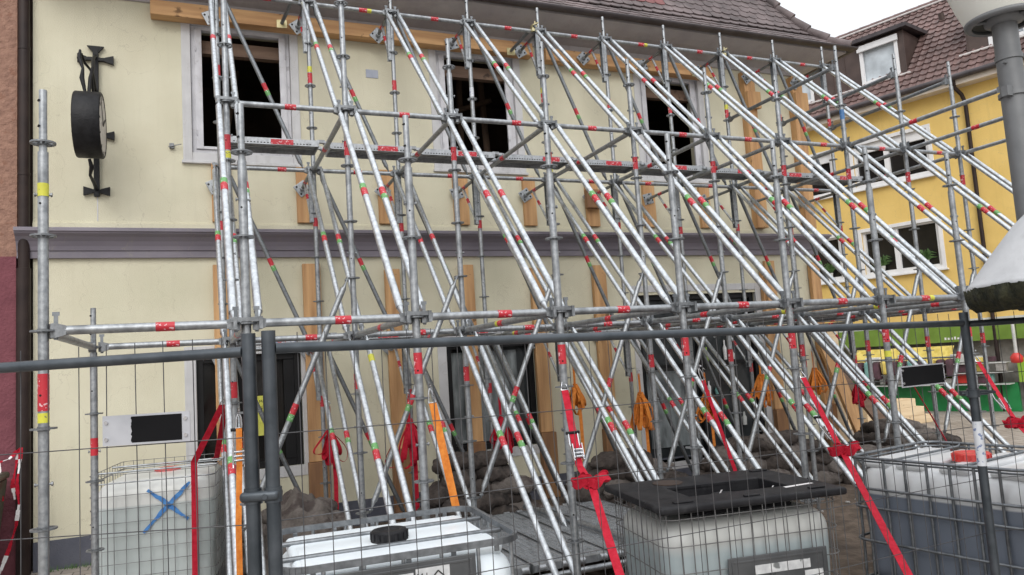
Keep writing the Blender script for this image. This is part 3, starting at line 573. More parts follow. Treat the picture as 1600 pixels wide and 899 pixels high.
for k, (a, b, c, d) in enumerate(ywin):
    mb = MB(YM); ring(mb, a-.09, b+.09, c-.06, d+.06, .09, .0, .035)
    wn = mb.build('window', 'white', yb)
    mb = MB(YM); ring(mb, a+.002, b-.002, c+.002, d-.002, .07, -.12, -.03)
    mid = (a+b)/2+.1; mb.bbox(mid-.06, mid+.06, -.12, -.03, c+.075, d-.075)
    mb.bbox(a-.13, b+.13, .0, .10, c-.10, c-.06)
    if k in (1, 3, 5): mb.bbox(a+.07, b-.07, -.10, -.035, d-.26, d-.072)
    mb.build('frame', 'white', wn)
    mb = MB(YM); mb.box(a+.05, b-.05, -.14, -.13, c+.05, d-.05); mb.build('pane', 'glass', wn)
    if k in (0, 2, 4):
        for px in (a+.35, b-.45):
            mb = MB(YM); mb.lathe((px, -.02+.0, c+.075), [(.035, 0), (.055, .12)], 14, 1)
            for j in range(40):
                an = random.uniform(0, 2*PI); l = random.uniform(.12, .32); hz = random.uniform(.05, .3)
                p = Vector((px, -.02, c+.18)); q = p+Vector((math.cos(an)*l*.5, abs(math.sin(an))*.06, hz)); r2 = p+Vector((math.cos(an)*l, abs(math.sin(an))*.09, hz*.75))
                wv = Vector((-math.sin(an)*.012+.004, 0, .012)); mb.add([p-wv, p+wv, q+wv*1.3, r2, q-wv*1.3], [(0, 1, 2, 3, 4)], 0)
            tag(mb.build('potted_plant', ['leaf', 'pottery']), ['green pot plant at the %s end of the yellow building\'s %s lower window sill' % (e, w_) for w_ in ['middle', 'left', 'far right'] for e in ('near', 'far')][ (k//2)*2 + (0 if px < (a+b)/2 else 1)], 'plant', 'pot plants on the yellow building sills')
    if k == 1:
        mb = MB(YM); mb.box(a+.08, b-.08, -.16, -.15, c+.1, d-.27); mb.build('curtain', 'film', wn)
# eaves, gutter, roof
mb = MB(YM); mb.box(-9, 8, 0.001, .33, 5.50, 5.64); mb.build('eave', 'eavewhite', yb)
mb = MB(YM); mb.tube((-9, .39, 5.68), (8, .39, 5.68), .07, 14); mb.build('gutter', 'gutter', yb)
mb = MB(YM)
mb.path([(-2.95, .36, 5.62), (-2.95, .30, 5.45), (-3.02, .12, 5.30), (-3.06, .06, 5.1), (-3.06, .06, 2.0), (-3.06, .06, G)], .045, 12)
mb.build('downpipe', 'pipebrown', yb)
def roofpt(s_, u): return (s_, .38-u*.70, 5.70+u*.715)       # u along slope (m)
mb = MB(YM); cw = .185; ch = .26; S0_, S1_ = -9, 8; rows = 17; per = 6; vs = []; fs = []
ncol = int((S1_-S0_)/cw*per)
prof = []
for r in range(rows):
    prof += [(r*ch, .035), (r*ch+ch-.001, 0.0)]
for (u, l) in prof:
    rr = int(u/ch+1e-6)
    for i in range(ncol+1):
        x = S0_+i*cw/per; ph = (i % per)/per
        hump = .017*math.cos(2*PI*ph) + .008*math.cos(4*PI*ph)
        q = roofpt(x, u); h = hump+l
        sc_ = .012*math.cos(2*PI*ph) if l > 0 else 0
        vs.append((q[0], q[1]+.71*h-.7*-sc_, q[2]+.70*h-.7*sc_))
for k in range(len(prof)-1):
    for i in range(ncol): fs.append((k*(ncol+1)+i, k*(ncol+1)+i+1, (k+1)*(ncol+1)+i+1, (k+1)*(ncol+1)+i))
mb.add(vs, fs, 0, False)
yr = mb.build('roof', 'ytile', yb)
mb = MB(YM); top = roofpt(0, rows*ch)
x = -9
while x < 8: mb.tube((x, top[1], top[2]), (x+.36, top[1], top[2]+.02), .10, 10, 0, .09); x += .33
mb.build('ridge_tiles', 'ytile', yr)
mb = MB(YM); mb.add([(-9, top[1], top[2]-.02), (8, top[1], top[2]-.02), (8, top[1]-3, 5.7), (-9, top[1]-3, 5.7)], [(0, 1, 2, 3)])
mb.add([(-9, .38, 5.68), (-9, top[1], top[2]), (-9, top[1]-3, 5.7)], [(0, 1, 2)]); mb.build('back_slope', 'ytile', yr)
mb = MB(YM); mb.tube((-9, top[1]+.09, top[2]-.03), (8, top[1]+.09, top[2]-.03), .035, 6); mb.build('ridge_mortar', 'mortar', yr)
def roofz(o): return 5.70+(.38-o)/.70*.715
for (a, b, wins) in ((-1.75, 1.75, [(-1.60, -.62), (.72, 1.45)]), (-6.9, -3.15, [(-6.7, -5.9), (-4.4, -3.6)])):
    fo = -.30; zb = roofz(fo)-.05; zt = 7.52; bo = .38-(zt-5.7)/.715*.70-.05
    mb = MB(YM)
    holes = [(p, q, 6.38, 7.42) for p, q in wins]
    wall_holes(mb, a, b, zb, zt, holes, fo, fo-.1)
    for s_, rev in ((a, 0), (b, 1)):
        mb.add([(s_, fo, zb), (s_, fo, zt), (s_, bo, zt)], [(0, 1, 2) if rev else (2, 1, 0)])
    for x in [a+.0, (a+b)/2-.2, (a+b)/2+.15, b]:
        mb.box(x-.012, x+.012, fo+.001, fo+.014, zb, zt)
    dm = mb.build('dormer', 'brownclad', yb)
    mb = MB(YM); mb.add([(a-.16, fo+.2, zt), (b+.16, fo+.2, zt), (b+.16, bo-.2, zt+.12), (a-.16, bo-.2, zt+.12), (a-.16, fo+.2, zt+.10), (b+.16, fo+.2, zt+.10), (b+.16, bo-.2, zt+.22), (a-.16, bo-.2, zt+.22)], [(0, 3, 2, 1), (4, 5, 6, 7), (0, 1, 5, 4), (1, 2, 6, 5), (2, 3, 7, 6), (3, 0, 4, 7)])
    mb.build('dormer_roof', 'gutter', dm)
    for (p, q) in wins:
        mb = MB(YM); ring(mb, p+.002, q-.002, 6.382, 7.418, .085, fo-.05, fo+.03); mb.bbox(p-.03, q+.03, fo+.032, fo+.09, 7.28, 7.44)
        w2 = mb.build('dormer_window', 'white', dm)
        mb = MB(YM); mb.box(p+.05, q-.05, fo-.08, fo-.07, 6.46, 7.38); mb.build('pane', 'skyglass', w2)
    mb = MB(YM); x = a-.1
    while x < b: mb.rbox((x+.08, fo+.10, zb+.05-.08), (.2, .1, .06), .025, seg=2); x += .16
    mb.build('flashing', 'mortar', dm)
mb = MB(YM); q = roofpt(-2.2, 3.2); mb.tube((q[0], q[1], q[2]), (q[0], q[1]+.05, q[2]+.18), .07, 12); mb.build('roof_vent', 'brownclad', yr)
# shop on its ground floor
sh = MB(YM); sh.box(-9, 8, -.24, -.20, G, -.05); sh.build('shop_back', 'shopback', yb)
mb = MB(YM); mb.box(-3.9, 3, .002, .09, -.52, -.10); fa = mb.build('shop_fascia', 'olivegreen', yb)
mb = text_mb('MODE', .16, lambda x, y: tuple(YM @ Vector((-2.35-x, .095, -.46+y)))) if False else None
mb = MB(YM)
for i in range(9): mb.box(-2.60+i*.07, -2.56+i*.07, .091, .094, -.46, -.42+random.uniform(0, .03))
mb.build('lettering', 'white', fa)
mb = MB(YM); mb.box(-3.9, 3, .001, .03, -.099, .0); mb.build('shop_cornice', 'paper', yb)
mb = MB(YM); mb.box(-4.3, -3.92, 0, .12, G, 0.0); mb.box(-5.6, -5.3, 0, .12, G, 0.0); mb.box(-5.6, -3.92, 0, .12, -.12, 0.02); dw = mb.build('doorway', 'orangewood', yb)
mb = MB(YM); mb.box(-5.29, -4.31, -.1, -.05, G, -.121); mb.build('door', 'brownclad', dw)
mb = MB(YM); mb.box(-3.4, 2.6, .0, .10, G, -1.50); mb.build('dado', 'emerald', yb)
for i, (a, b) in enumerate([(-2.1, -1.45), (-3.85, -3.45), (.35, .9)]):
    mb = MB(YM); mb.bbox(a, b, .101, .16, -1.49, -.95); mb.build('side_panel', 'lime', yb)
mb = MB(YM); nxx = 30
vs = [];
for j in range(6):
    for i in range(nxx+1): vs.append((-2.2+2.3*i/nxx, .12+.25*j/5+.03*math.sin(i*1.7+j), -.60-.07*j-.03*math.sin(i*2.3)*(j > 3)))
mb.add(vs, [(j*(nxx+1)+i, j*(nxx+1)+i+1, (j+1)*(nxx+1)+i+1, (j+1)*(nxx+1)+i) for j in range(5) for i in range(nxx)], 0, True)
tag(mb.build('awning', 'yclothes'), 'yellow cloth awning under the green shop fascia behind the scaffold', 'awning')
mb = MB(YM); mb.tube((-2.4, .5, -.86), (.9, .5, -.86), .02, 8); mb.tube((-2.3, .5, -.86), (-2.3, .5, G), .02, 8); mb.tube((.8, .5, -.86), (.8, .5, G), .02, 8)
rk = thing('clothes_rail', tuple(YM @ Vector((-.8, .5, G))), 'rail of dark and yellow clothes hanging in front of the green shop', 'clothes rail')
mb.build('rail', 'cast', rk)
for i in range(14):
    x = -2.2+i*.21; mb = MB(YM); w_ = random.uniform(.13, .19); h = random.uniform(.3, .5)
    mb.rbox((x, .5, -.90-h/2), (w_, .26, h), .05, seg=2, fn=lambda q: q*1.0+Vector((0, .02*math.sin(q.z*20), 0))); mb.build('garment', ['dkclothes', 'dkclothes', 'yclothes', 'dkclothes', 'teal'][i % 5], rk)
mb = MB(YM)
for j, (a, b, h) in enumerate([(-.55, .55, .25), (-.75, .55, .12)]): pass
st = thing('timber_steps', (15.0, 7.6, G), 'pale new timber blocks stepped up in front of the green shop panel', 'timber stack')
for j, (x0, x1, z0, z1) in enumerate([(13.2, 15.05, -2.15, -1.98), (13.2, 14.85, -1.979, -1.80), (13.2, 14.6, -1.799, -1.62)]):
    for q in range(2):
        mb = MB(); mb.bbox(x0-.3*q, x1-.25*q-.01*q, 6.9+.36*q, 7.24+.36*q, z0, z1, 0, .008); mb.build('block', 'wood_p', st)
rs = random.Random(11)
dsp = thing('goods_stand', tuple(YM @ Vector((-1.0, .3, G))), 'stand crowded with boxes and colourful goods before the green shop', 'display stand')
for i in range(46):
    x = rs.uniform(-3.3, 1.6); z = rs.choice([-1.48, -1.48, -1.22, -1.0]); w_ = rs.uniform(.06, .18); h = rs.uniform(.1, .26)
    mb = MB(YM); y0 = .17+.22*rs.random(); mb.bbox(x-w_, x+w_, y0, y0+.12, z, z+h, 0, .01); mb.build('display_box', rs.choice(['paper', 'paper', 'white', 'lime', 'teal', 'dkclothes', 'redcap', 'concrete', 'paper', 'yclothes']), dsp)
for z in (-1.50, -1.24, -1.02):
    mb = MB(YM); mb.box(-3.35, 1.65, .14, .52, z-.02, z-.001); mb.build('shelf', 'paper', dsp)
# lantern and door frame things
ln = thing('red_lantern', tuple(YM @ Vector((-3.55, .5, -.95))), 'small red lantern hanging before the shop at the right', 'lantern')
mb = MB(YM); mb.lathe((-3.55, .5, -1.05), [(.08, 0), (.12, .03), (.12, .14), (.06, .22)], 16); mb.build('shade', 'redcap', ln)
mb = MB(YM); mb.tube((-3.55, .5, -.83), (-3.55, .5, -.12), .035, 8); mb.build('hanger', 'paper', ln)
# ------------------------------------------------------------------ scaffold
BAY = .9926; RY = (0.0, 1.975, 4.02)
def N(row, i, z, dx=0, dy=0): return Vector((i*BAY+dx, RY[row]+dy, z))
scf = thing('shoring_scaffold', (5*BAY, 2.0, G), 'galvanised steel raking scaffold that shores up the cream facade', 'scaffold')
RT = .0245
# shared rosette mesh
mb = MB(); n = 24
for (r0, r1) in ((.050, .0615),):
    vs = []
    for r, z in ((r0, -.0045), (r1, -.0045), (r1, .0045), (r0, .0045)):
        for i in range(n): vs.append((r*math.cos(2*PI*i/n), r*math.sin(2*PI*i/n), z))
    mb.add(vs, [(k*n+i, k*n+(i+1) % n, ((k+1) % 4)*n+(i+1) % n, ((k+1) % 4)*n+i) for k in range(4) for i in range(n)])
for k in range(8):
    a = 2*PI*k/8+.2; c, s_ = math.cos(a), math.sin(a); mb.obox((c*.04, s_*.04, 0), (c*.014, s_*.014, 0), (-s_*.006, c*.006, 0), (0, 0, .0044))
mb.tube((0, 0, -.012), (0, 0, .012), .0285, 16)
ROS = mb.mesh('rosette', 'cast')
mb = MB(); mb.tube((-.034, 0, 0), (.034, 0, 0), .006, 6); mb.tube((-.04, 0, 0), (-.034, 0, 0), .011, 6); mb.tube((.034, 0, 0), (.042, 0, 0), .012, 6)
BOLT = mb.mesh('bolt', 'cast')
def standard(row, i, top, sleeve=True, m_='zinc', base=G):
    p = N(row, i, 0); mb = MB()
    mb.tube((p.x, p.y, base+.1), (p.x, p.y, top-.34), RT+.001, 16)
    mb.tube((p.x, p.y, top-.34), (p.x, p.y, top), RT-.005, 14)
    for z in (top-.06, top-.2): mb.tube((p.x-.0202, p.y-.004, z), (p.x-.0150, p.y-.0195, z), .006, 8, 1)
    z = -1.6
    while z < top-.5:                     # dark spigot bolt holes
        mb.tube((p.x-.010, p.y-RT-.0016, z+.27), (p.x-.010, p.y-RT+.004, z+.27), .006, 8, 1); z += 1.0
    o = mb.build('standard', [m_, 'blackframe'], scf, (p.x, p.y, base))
    mb = MB(); mb.tube((p.x, p.y, base+.012), (p.x, p.y, base+.22), .018, 12); mb.box(p.x-.075, p.x+.075, p.y-.075, p.y+.075, base+.001, base+.009)
    mb.tube((p.x, p.y, base+.10), (p.x, p.y, base+.14), .034, 10); mb.obox((p.x, p.y, base+.12), (.09, 0, 0), (0, .012, 0), (0, 0, .01))
    mb.build('base_jack', 'cast', o)
    z = -1.5
    while z <= top-.28+.001:
        inst(ROS, 'rosette', o, (p.x, p.y, z)); z += .5
    if row < 2:
        for z in [v for v in (.72, -.78, 1.72, 2.22) if v < top-.35]: inst(BOLT, 'bolt', o, (p.x, p.y, z))
    return o
def sleeve(parent, p0, p1, parts, r=RT+.0012):
    """parts: (start, end, slot) in metres along p0->p1"""
    p0 = Vector(p0); d = (Vector(p1)-p0).normalized(); mb = MB(); mats = []
    for a, b, mname in parts:
        if mname not in mats: mats.append(mname)
        mb.tube(p0+d*a, p0+d*b, r, 14, mats.index(mname), caps=False)
    c = p0+d*parts[0][0]
    return mb.build('sticker', mats, parent, c)
# rows of standards
FT = [1.29]+[1.29]*7+[2.62, 2.62, 2.62]; ST = {0: .30, 1: 3.4, 2: 3.4, 3: 2.78, 4: 2.86, 5: 2.78, 6: 2.78, 7: 2.78, 8: 3.25, 9: 3.25, 10: 3.25}
for i in range(11):
    o = standard(0, i, FT[i]); p = N(0, i, 0)
    sleeve(o, (p.x, p.y, -.22), (p.x, p.y, -1), [(0, .13 if i else .19, 'red_st')]+([(.20, .25, 'yellow_st')] if i in (0, 6) else []), RT+.0025)
    if i == 0: sleeve(o, (p.x, p.y, .88), (p.x, p.y, 0), [(.10, .17, 'yellow_st')], RT+.0025)
for i in range(11):
    o = standard(1, i, ST[i]); p = N(1, i, 0)
    sleeve(o, (p.x, p.y, -.33 if i else -.68), (p.x, p.y, -1), [(0, .13, 'red_st')], RT+.0025)
    if i: sleeve(o, (p.x, p.y, 1.72), (p.x, p.y, 0), [(0, .13, 'red_st')]+([(.14, .20, 'yellow_st')] if i in (1, 4) else []), RT+.0025)
    if i == 8: sleeve(o, (p.x, p.y, 2.45), (p.x, p.y, 0), [(0, .12, 'blue_st')], RT+.0025)
for i in range(1, 11):
    o = standard(2, i, 4.33, m_='zinc'); p = N(2, i, 0)
    sleeve(o, (p.x, p.y, 3.15), (p.x, p.y, 0), [(0, .12, 'red_st' if i != 4 else 'white_st')]+([(-.08, -.01, 'yellow_st')] if i % 3 == 2 else []), RT+.0025)
    sleeve(o, (p.x, p.y, 1.45-(i % 2)*.05), (p.x, p.y, 0), [(0, .1, 'red_st')], RT+.0025)
    if i > 1: sleeve(o, (p.x, p.y, -.55), (p.x, p.y, -1), [(0, .12, 'red_st')], RT+.0025)
def head(mb, p, d, mi=1):
    p = Vector(p); d = Vector(d).normalized(); s_ = Vector((0, 0, 1)).cross(d).normalized(); u = Vector((0, 0, 1))
    # cast wedge head wrapped round the rosette
    vs = []
    for (a, hh, ww) in ((.034, .036, .020), (.055, .040, .026), (.085, .030, .025), (.105, .024, .024)):
        for (x, y) in ((-1, -1), (1, -1), (1, 1), (-1, 1)): vs.append(p+d*a+s_*ww*x+u*hh*y)
    mb.add(vs, [(3, 2, 1, 0)]+[(4*k+i, 4*k+(i+1) % 4, 4*k+4+(i+1) % 4, 4*k+4+i) for k in range(3) for i in range(4)]+[(12, 13, 14, 15)], mi)
    mb.obox(p+d*.056+u*.02-d*.0, d*.010, s_*.0035, u*.068, mi+1)
    mb.obox(p+d*.056+u*.088, d*.017, s_*.004, u*.010, mi+1)
def ledger(name, a, b, st=None, m_='zinc', colours=('red_st',)):
    a = Vector(a); b = Vector(b); d = (b-a).normalized(); mb = MB()
    mb.tube(a+d*.09, b-d*.09, RT, 14, 0); head(mb, a, d); head(mb, b, -d)
    o = mb.build(name, [m_, 'cast', 'zinc_dull'], scf, a)
    ln_ = (b-a).length; f = st if st is not None else random.uniform(.45, .62)
    if f: sleeve(o, a, b, [(ln_*f, ln_*f+.095, colours[0])]+[(ln_*f+.10+.05*k, ln_*f+.15+.05*k, c) for k, c in enumerate(colours[1:])])
    return o
for i in range(0, 10):
    ledger('ledger', N(0, i, 0), N(0, i+1, 0), [.53, .5, .55, .45, .5, .5, .45, .5, .5, .5][i], 'zinc', ('red_st', 'yellow_st') if i == 6 else ('red_st',))
    ledger('ledger', N(1, i, 0), N(1, i+1, 0), None, 'zinc')
for i in range(1, 10):
    ledger('ledger', N(1, i, 2), N(1, i+1, 2), None, 'zinc', ('red_st',))
    ledger('ledger', N(2, i, 4), N(2, i+1, 4), None, 'zinc', ('red_st', 'yellow_st') if i in (2, 6) else ('red_st',))
    ledger('ledger', N(2, i, 2), N(2, i+1, 2), None, 'zinc')
    ledger('ledger', N(2, i, 0), N(2, i+1, 0), None, 'zinc')
for i in range(0, 11):
    ledger('transom', N(0, i, 0), N(1, i, 0), [0, .5, .45, .5, .5, .5, .5, .4, .5, .5, .5][i], 'zinc', ('red_st', 'yellow_st') if i in (3, 6, 7) else ('red_st',))
    if i: ledger('transom', N(1, i, 0), N(2, i, 0), .5, 'zinc', ('red_st', 'yellow_st') if i == 4 else ('red_st',)); ledger('transom', N(1, i, 2), N(2, i, 2), .55, 'zinc')
for i in (8, 9, 10):
    ledger('transom', N(1, i, 3), N(2, i, 3), 0, 'zinc_dull'); ledger('transom', N(0, i, 2), N(1, i, 2), .5, 'zinc')
def rake(a, b, st=(.46, 0), name='raking_brace', m_='zinc_new', flip=False):
    a = Vector(a); b = Vector(b); d = (b-a).normalized(); x = Vector((1, 0, 0)); nn = d.cross(x).normalized(); mb = MB()
    for p, q in ((a, d), (b, -d)):                      # flattened ends
        vs = []
        for (t, hw_, hn) in ((.0, .020, .007), (.05, .021, .008), (.11, RT*.97, RT*.97)):
            for k in range(10): an = 2*PI*k/10; vs.append(p+q*t+nn*math.cos(an)*hw_+x*math.sin(an)*hn)
        mb.add(vs, [(10*k+i, 10*k+(i+1) % 10, 10*k+10+(i+1) % 10, 10*k+10+i) for k in range(2) for i in range(10)]+[tuple(range(9, -1, -1))], 0, True)
        mb.tube(p+q*.025-x*.016, p+q*.025+x*.016, .011, 8, 1)
    mb.tube(a+d*.10, b-d*.10, RT, 14, 0, caps=False)
    o = mb.build(name, [m_, 'cast'], scf, a)
    ln_ = (b-a).length; f = ln_*(st[0]+random.uniform(-.006, .006)); g_ = ('red_st', 'green_st')
    if st[1] == 0: sleeve(o, a, b, [(f, f+.09, 'red_st'), (f-.06, f, 'green_st')])
    elif st[1] == 1: sleeve(o, a, b, [(f, f+.09, 'red_st'), (f+.09, f+.15, 'green_st')])
    elif st[1] == 2: sleeve(o, a, b, [(f, f+.08, 'yellow_st')])
    else: sleeve(o, a, b, [(f, f+.09, 'red_st')])
    return o
def lug(p, d):                                          # casting that ties a brace to the rosette
    pass
for i in range(1, 11):
    for (ra, za, rb, zb) in ((2, 4, 1, 2), (1, 2, 0, 0), (2, 2, 1, 0), (1, 0, 0, -2), (2, 0, 1, -2)):
        if rb == 0 and za == 0 and i > 8: continue
        if zb == -2 and rb == 1 and i > 9: continue
        for k, dx in enumerate((-.062, .078)):
            dz = random.uniform(-.012, .012)
            A = N(ra, i, za, dx, -.04); B_ = N(rb, i, zb, dx+random.uniform(-.006, .006), .045)
            if zb == -2: B_.z += .06; B_.y += -.02
            s0 = 0 if (k == 0) else 1
            if za == 0 and ra == 1 and i == 2 and k == 1: st = (.10, 2)
            elif za == 0 and ra == 1: st = (.46, s0)
            else: st = (.47 if k == 0 else .46, s0 if (i+za) % 5 else 3)
            rake(A+Vector((0, 0, dz)), B_, st)
# dark diagonals in the wall row, and in the middle row
def diag(a, b, f=.5, m_='zinc_dull'): return rake(a, b, (f, 1), 'diagonal_brace', m_)
for i in range(1, 10):
    diag(N(2, i, 4, .06, .03), N(2, i+1, 2, -.10, .03), .5); diag(N(2, i, 2, .06, .03), N(2, i+1, 0, -.10, .03), .5)
    if i > 0: diag(N(2, i, 0, .06, .03), N(2, i+1, -2, -.10, .03), .5)
for i in range(2, 11):
    diag(N(1, i, .5, -.05, -.04), N(1, i-1, -1.5, .05, -.04), .52, 'zinc')
# heads where the pairs of braces meet the nodes
CAST = MB(); CAST.obox((0, -.052, .02), (.085, 0, 0), (0, .008, 0), (0, 0, .012)); CAST.obox((-.062, -.045, 0), (.01, 0, 0), (0, .022, 0), (0, 0, .035)); CAST.obox((.075, -.045, 0), (.01, 0, 0), (0, .022, 0), (0, 0, .035)); CASTm = CAST.mesh('brace_coupler', 'cast')
for i in range(1, 11):
    for (r_, z) in ((2, 4), (2, 2), (2, 0), (1, 2), (1, 0), (0, 0)): inst(CASTm, 'brace_coupler', scf, N(r_, i, z))
# wall brackets: pressure plate, stub, strut and channel
def bracket(i, z, yp):
    p = N(2, i, z); mb = MB()
    mb.box(p.x-.03, p.x-.022, p.y-.03, p.y+.03, z-.62, z-.02); mb.box(p.x-.062, p.x-.03, p.y+.024, p.y+.03, z-.62, z-.02); mb.box(p.x-.062, p.x-.03, p.y-.03, p.y-.024, z-.62, z-.02)
    o = mb.build('wall_bracket', 'zinc', scf, (p.x, p.y, z))
    a = Vector((p.x-.045, p.y, z-.06)); b = Vector((p.x-.045, yp-.02, z-.07))
    mb = MB(); mb.tube(a, b, .021, 12); sb = mb.build('stub', 'zinc_dull', o); sleeve(sb, a+(b-a)*.45, b, [(0, .09, 'red_st')], .0225)
    mb = MB(); c, s_ = math.cos(.55), math.sin(.55); hw_ = .078
    mb.rbox((b.x, yp-.007, b.z), (.16, .010, .16), .0049, seg=1, rot=Matrix.Rotation(-.25-(i*37 % 7)*.1, 3, 'Y')); mb.tube((b.x, yp-.07, b.z), (b.x, yp-.01, b.z), .034, 10)
    for (q, r) in ((-1, -1), (1, -1), (1, 1), (-1, 1)):
        v = Vector((c*q*.05-s_*r*.05, 0, s_*q*.05+c*r*.05)); mb.tube((b.x+v.x, yp-.014, b.z+v.z), (b.x+v.x, yp-.0112, b.z+v.z), .013, 10, 1)
    mb.build('pressure_plate', ['zinc', 'blackframe'], o)
    q0 = Vector((p.x-.045, yp-.26, z-.07)); q1 = Vector((p.x-.045, p.y+.01, z-.56)); mb = MB(); mb.tube(q0, q1, .017, 10); st_ = mb.build('strut', 'zinc_new', o)
    sleeve(st_, q0+(q1-q0)*.35, q1, [(0, .09, 'red_st')], .0185)
for i in range(1, 11):
    bracket(i, 4.02, 4.55 if i < 9 else 4.60); bracket(i, 2.02, 4.69); bracket(i, .02, 4.69)
for x, zt in ((1.75, 4.02), (4.78, 3.99), (7.85, 3.97)):           # extra struts with brass couplers
    mb = MB(); mb.tube((x+.10, 3.95, zt+.06), (x, 4.54, zt-.05), .022, 12); o = mb.build('wall_strut', 'zinc_dull', scf, (x, 4.0, zt))
    mb = MB(); mb.obox((x, 4.54, zt-.06), (.06, 0, .004), (0, .005, 0), (0, 0, .05)); mb.build('pressure_plate', 'brass', o)
    mb = MB(); mb.obox((x+.10, 3.99, zt+.03), (.035, 0, 0), (0, .03, 0), (0, 0, .04)); mb.tube((x+.06, 3.93, zt+.05), (x+.16, 3.97, zt+.11), .011, 8); mb.tube((x+.12, 3.98, zt+.04), (x+.12, 3.98, zt+.13), .008, 8); mb.build('coupler', 'brass', o)
# steel decks on the mid level and on the first level
def deck(x0, x1, y0, y1, z, lab=True, seed=0, word=None):
    mb = MB(); mb.box(x0+.05, x1-.05, y0, y1, z, z+.006)
    mb.box(x0+.05, x1-.05, y0-.003, y0, z-.055, z+.012); mb.box(x0+.05, x1-.05, y1, y1+.003, z-.055, z+.012)
    for k in range(5): y = y0+.03+(y1-y0-.06)*k/4; mb.box(x0+.06, x1-.06, y-.012, y+.012, z-.018, z-.0005)
    n_ = int((x1-x0-.16)/.032)
    for k in range(n_):                                   # row of holes in the side channel lip
        x = x0+.08+k*.032; mb.box(x, x+.016, y0-.0042, y0-.0030, z-.042, z-.032, 1)
    for x in (x0+.05, x1-.05):
        s_ = -1 if x == x0+.05 else 1
        mb.box(min(x, x+.012*s_), max(x, x+.012*s_), y0-.0045, y1+.0045, z-.05, z+.014)
        for y in (y0+.05, y1-.05): mb.box(min(x, x+s_*.075), max(x, x+s_*.075), y-.02, y+.02, z+.0, z+.03)
    o = mb.build('deck', ['deck', 'blackframe'], scf, (x0, y0, z))
    if lab:
        xm = (x0+x1)/2+.05+random.uniform(-.05, .15); mb = MB(); mb.box(xm-.11, xm+.11, y0-.0052, y0-.0036, z-.05, z+.002, 1 if word else 0); st_ = mb.build('sticker', ['red_st', 'white_st'], o)
        if word:
            mb = text_mb(word, .075, lambda x, y: (xm-.02+x, y0-.0065, z-.05+y)); mb.build('lettering', 'redink', st_)
for i in range(1, 10):
    dy = .04*(i-1)
    deck(i*BAY+.02, (i+1)*BAY-.02, 3.16+dy, 3.48+dy, 2.075)
    deck(i*BAY+.02, (i+1)*BAY-.02, 3.30, 3.62, .075, True, 0, 'OV' if i == 1 else None)
# low decks lying across the base of the frame
for k in range(8):
    x0 = 2.06+k*.345
    if 3.78 < x0 < 4.1: pass
    mb = MB(); x1 = x0+.32; y0, y1, z = 1.0, 3.0, -1.90
    mb.box(x0, x1, y0, y1, z, z+.005); mb.box(x0, x0+.003, y0, y1, z-.06, z+.012); mb.box(x1-.003, x1, y0, y1, z-.06, z+.012)
    for j in range(48):
        y = y0+.05+j*.04
        for q in range(5): mb.box(x0+.025+q*.056, x0+.065+q*.056, y, y+.014, z+.005, z+.011)
    for y, s_ in ((y0, -1), (y1, 1)):
        for xx in (x0+.06, x1-.06):
            mb.tube((xx-.03, y+s_*.03, z-.015), (xx+.03, y+s_*.03, z-.015), .028, 10)
        mb.box(x0+.005, x1-.005, y-.012 if s_ < 0 else y, y if s_ < 0 else y+.012, z-.05, z+.004)
    mb.build('low_deck', ['deck', 'blackframe'], scf, (x0, y0, z))
for x0, y0, x1, y1, z in ((2.1, .9, 4.9, .9, -1.97), (2.1, 3.1, 6.2, 3.1, -1.97), (3.9, 3.0, 4.1, .2, -1.85), (3.2, 3.9, 4.2, 3.35, -1.75)):
    mb = MB(); mb.tube((x0, y0, z), (x1, y1, z), RT, 12); mb.build('base_tube', 'zinc', scf, (x0, y0, z))

# ------------------------------------------------------------------ timbers against the wall
def timber(name, x0, x1, y0, y1, z0, z1, m_, label, grp, cat='timber'):
    mb = MB(); mb.bbox(x0, x1, y0, y1, z0, z1, 0, .006)
    me = mb.build(name, m_, None, ((x0+x1)/2, (y0+y1)/2, z0)); tag(me, label, cat, grp); return me
timber('timber_beam', .30, 5.13, 4.57, WY-.014, 3.925, 4.10, 'wood_x', 'long squared timber beam on the wall over the two left upper windows', 'horizontal beams under the eave')
timber('timber_beam', 5.33, 8.20, 4.57, WY-.014, 3.885, 4.06, 'wood_x', 'shorter squared timber beam on the wall over the right upper window', 'horizontal beams under the eave')
ordl = {1: 'leftmost', 2: 'second from left', 3: 'third from left', 4: 'fourth from left', 5: 'fifth from left', 6: 'sixth from left', 9: 'seventh from left', 10: 'rightmost'}
ordn = ['leftmost', 'second from left', 'third from left', 'fourth from left', 'fifth from left', 'sixth from left', 'seventh from left', 'rightmost', 'ninth from left', 'tenth']
for i in range(1, 9):
    x = i*BAY+.0+random.uniform(-.02, .03); wv = random.uniform(.09, .105)
    top = random.uniform(2.16, 2.24)
    timber('wall_plank', x-wv, x+wv, 4.69, WY-.001, 1.53, top, 'wood_z', 'upright plank on the wall just above the mauve cornice, %s in its row' % ordn[i-1], 'planks above the cornice')
for i in (9, 10):
    x = i*BAY+.03
    timber('wall_plank', x-.11, x+.10, 4.62, WY-.001, 1.53, 4.08, 'wood_z', 'tall plank from cornice to eave, %s' % ('right of the right upper window' if i == 9 else 'at the cream wall corner'), 'tall planks by the corner')
    timber('timber_block', x-.13, x+.13, 4.545, 4.618, 3.45, 3.72 if i == 9 else 3.78, 'wood_z', 'short timber block nailed on the tall plank %s' % ('beside the right upper window' if i == 9 else 'at the wall corner'), 'short packing blocks')
timber('timber_block', 6*BAY-.12, 6*BAY+.11, 4.60, 4.687, 1.78, 2.05, 'wood_d', 'dark short packing block on the sixth plank above the cornice', 'short packing blocks')
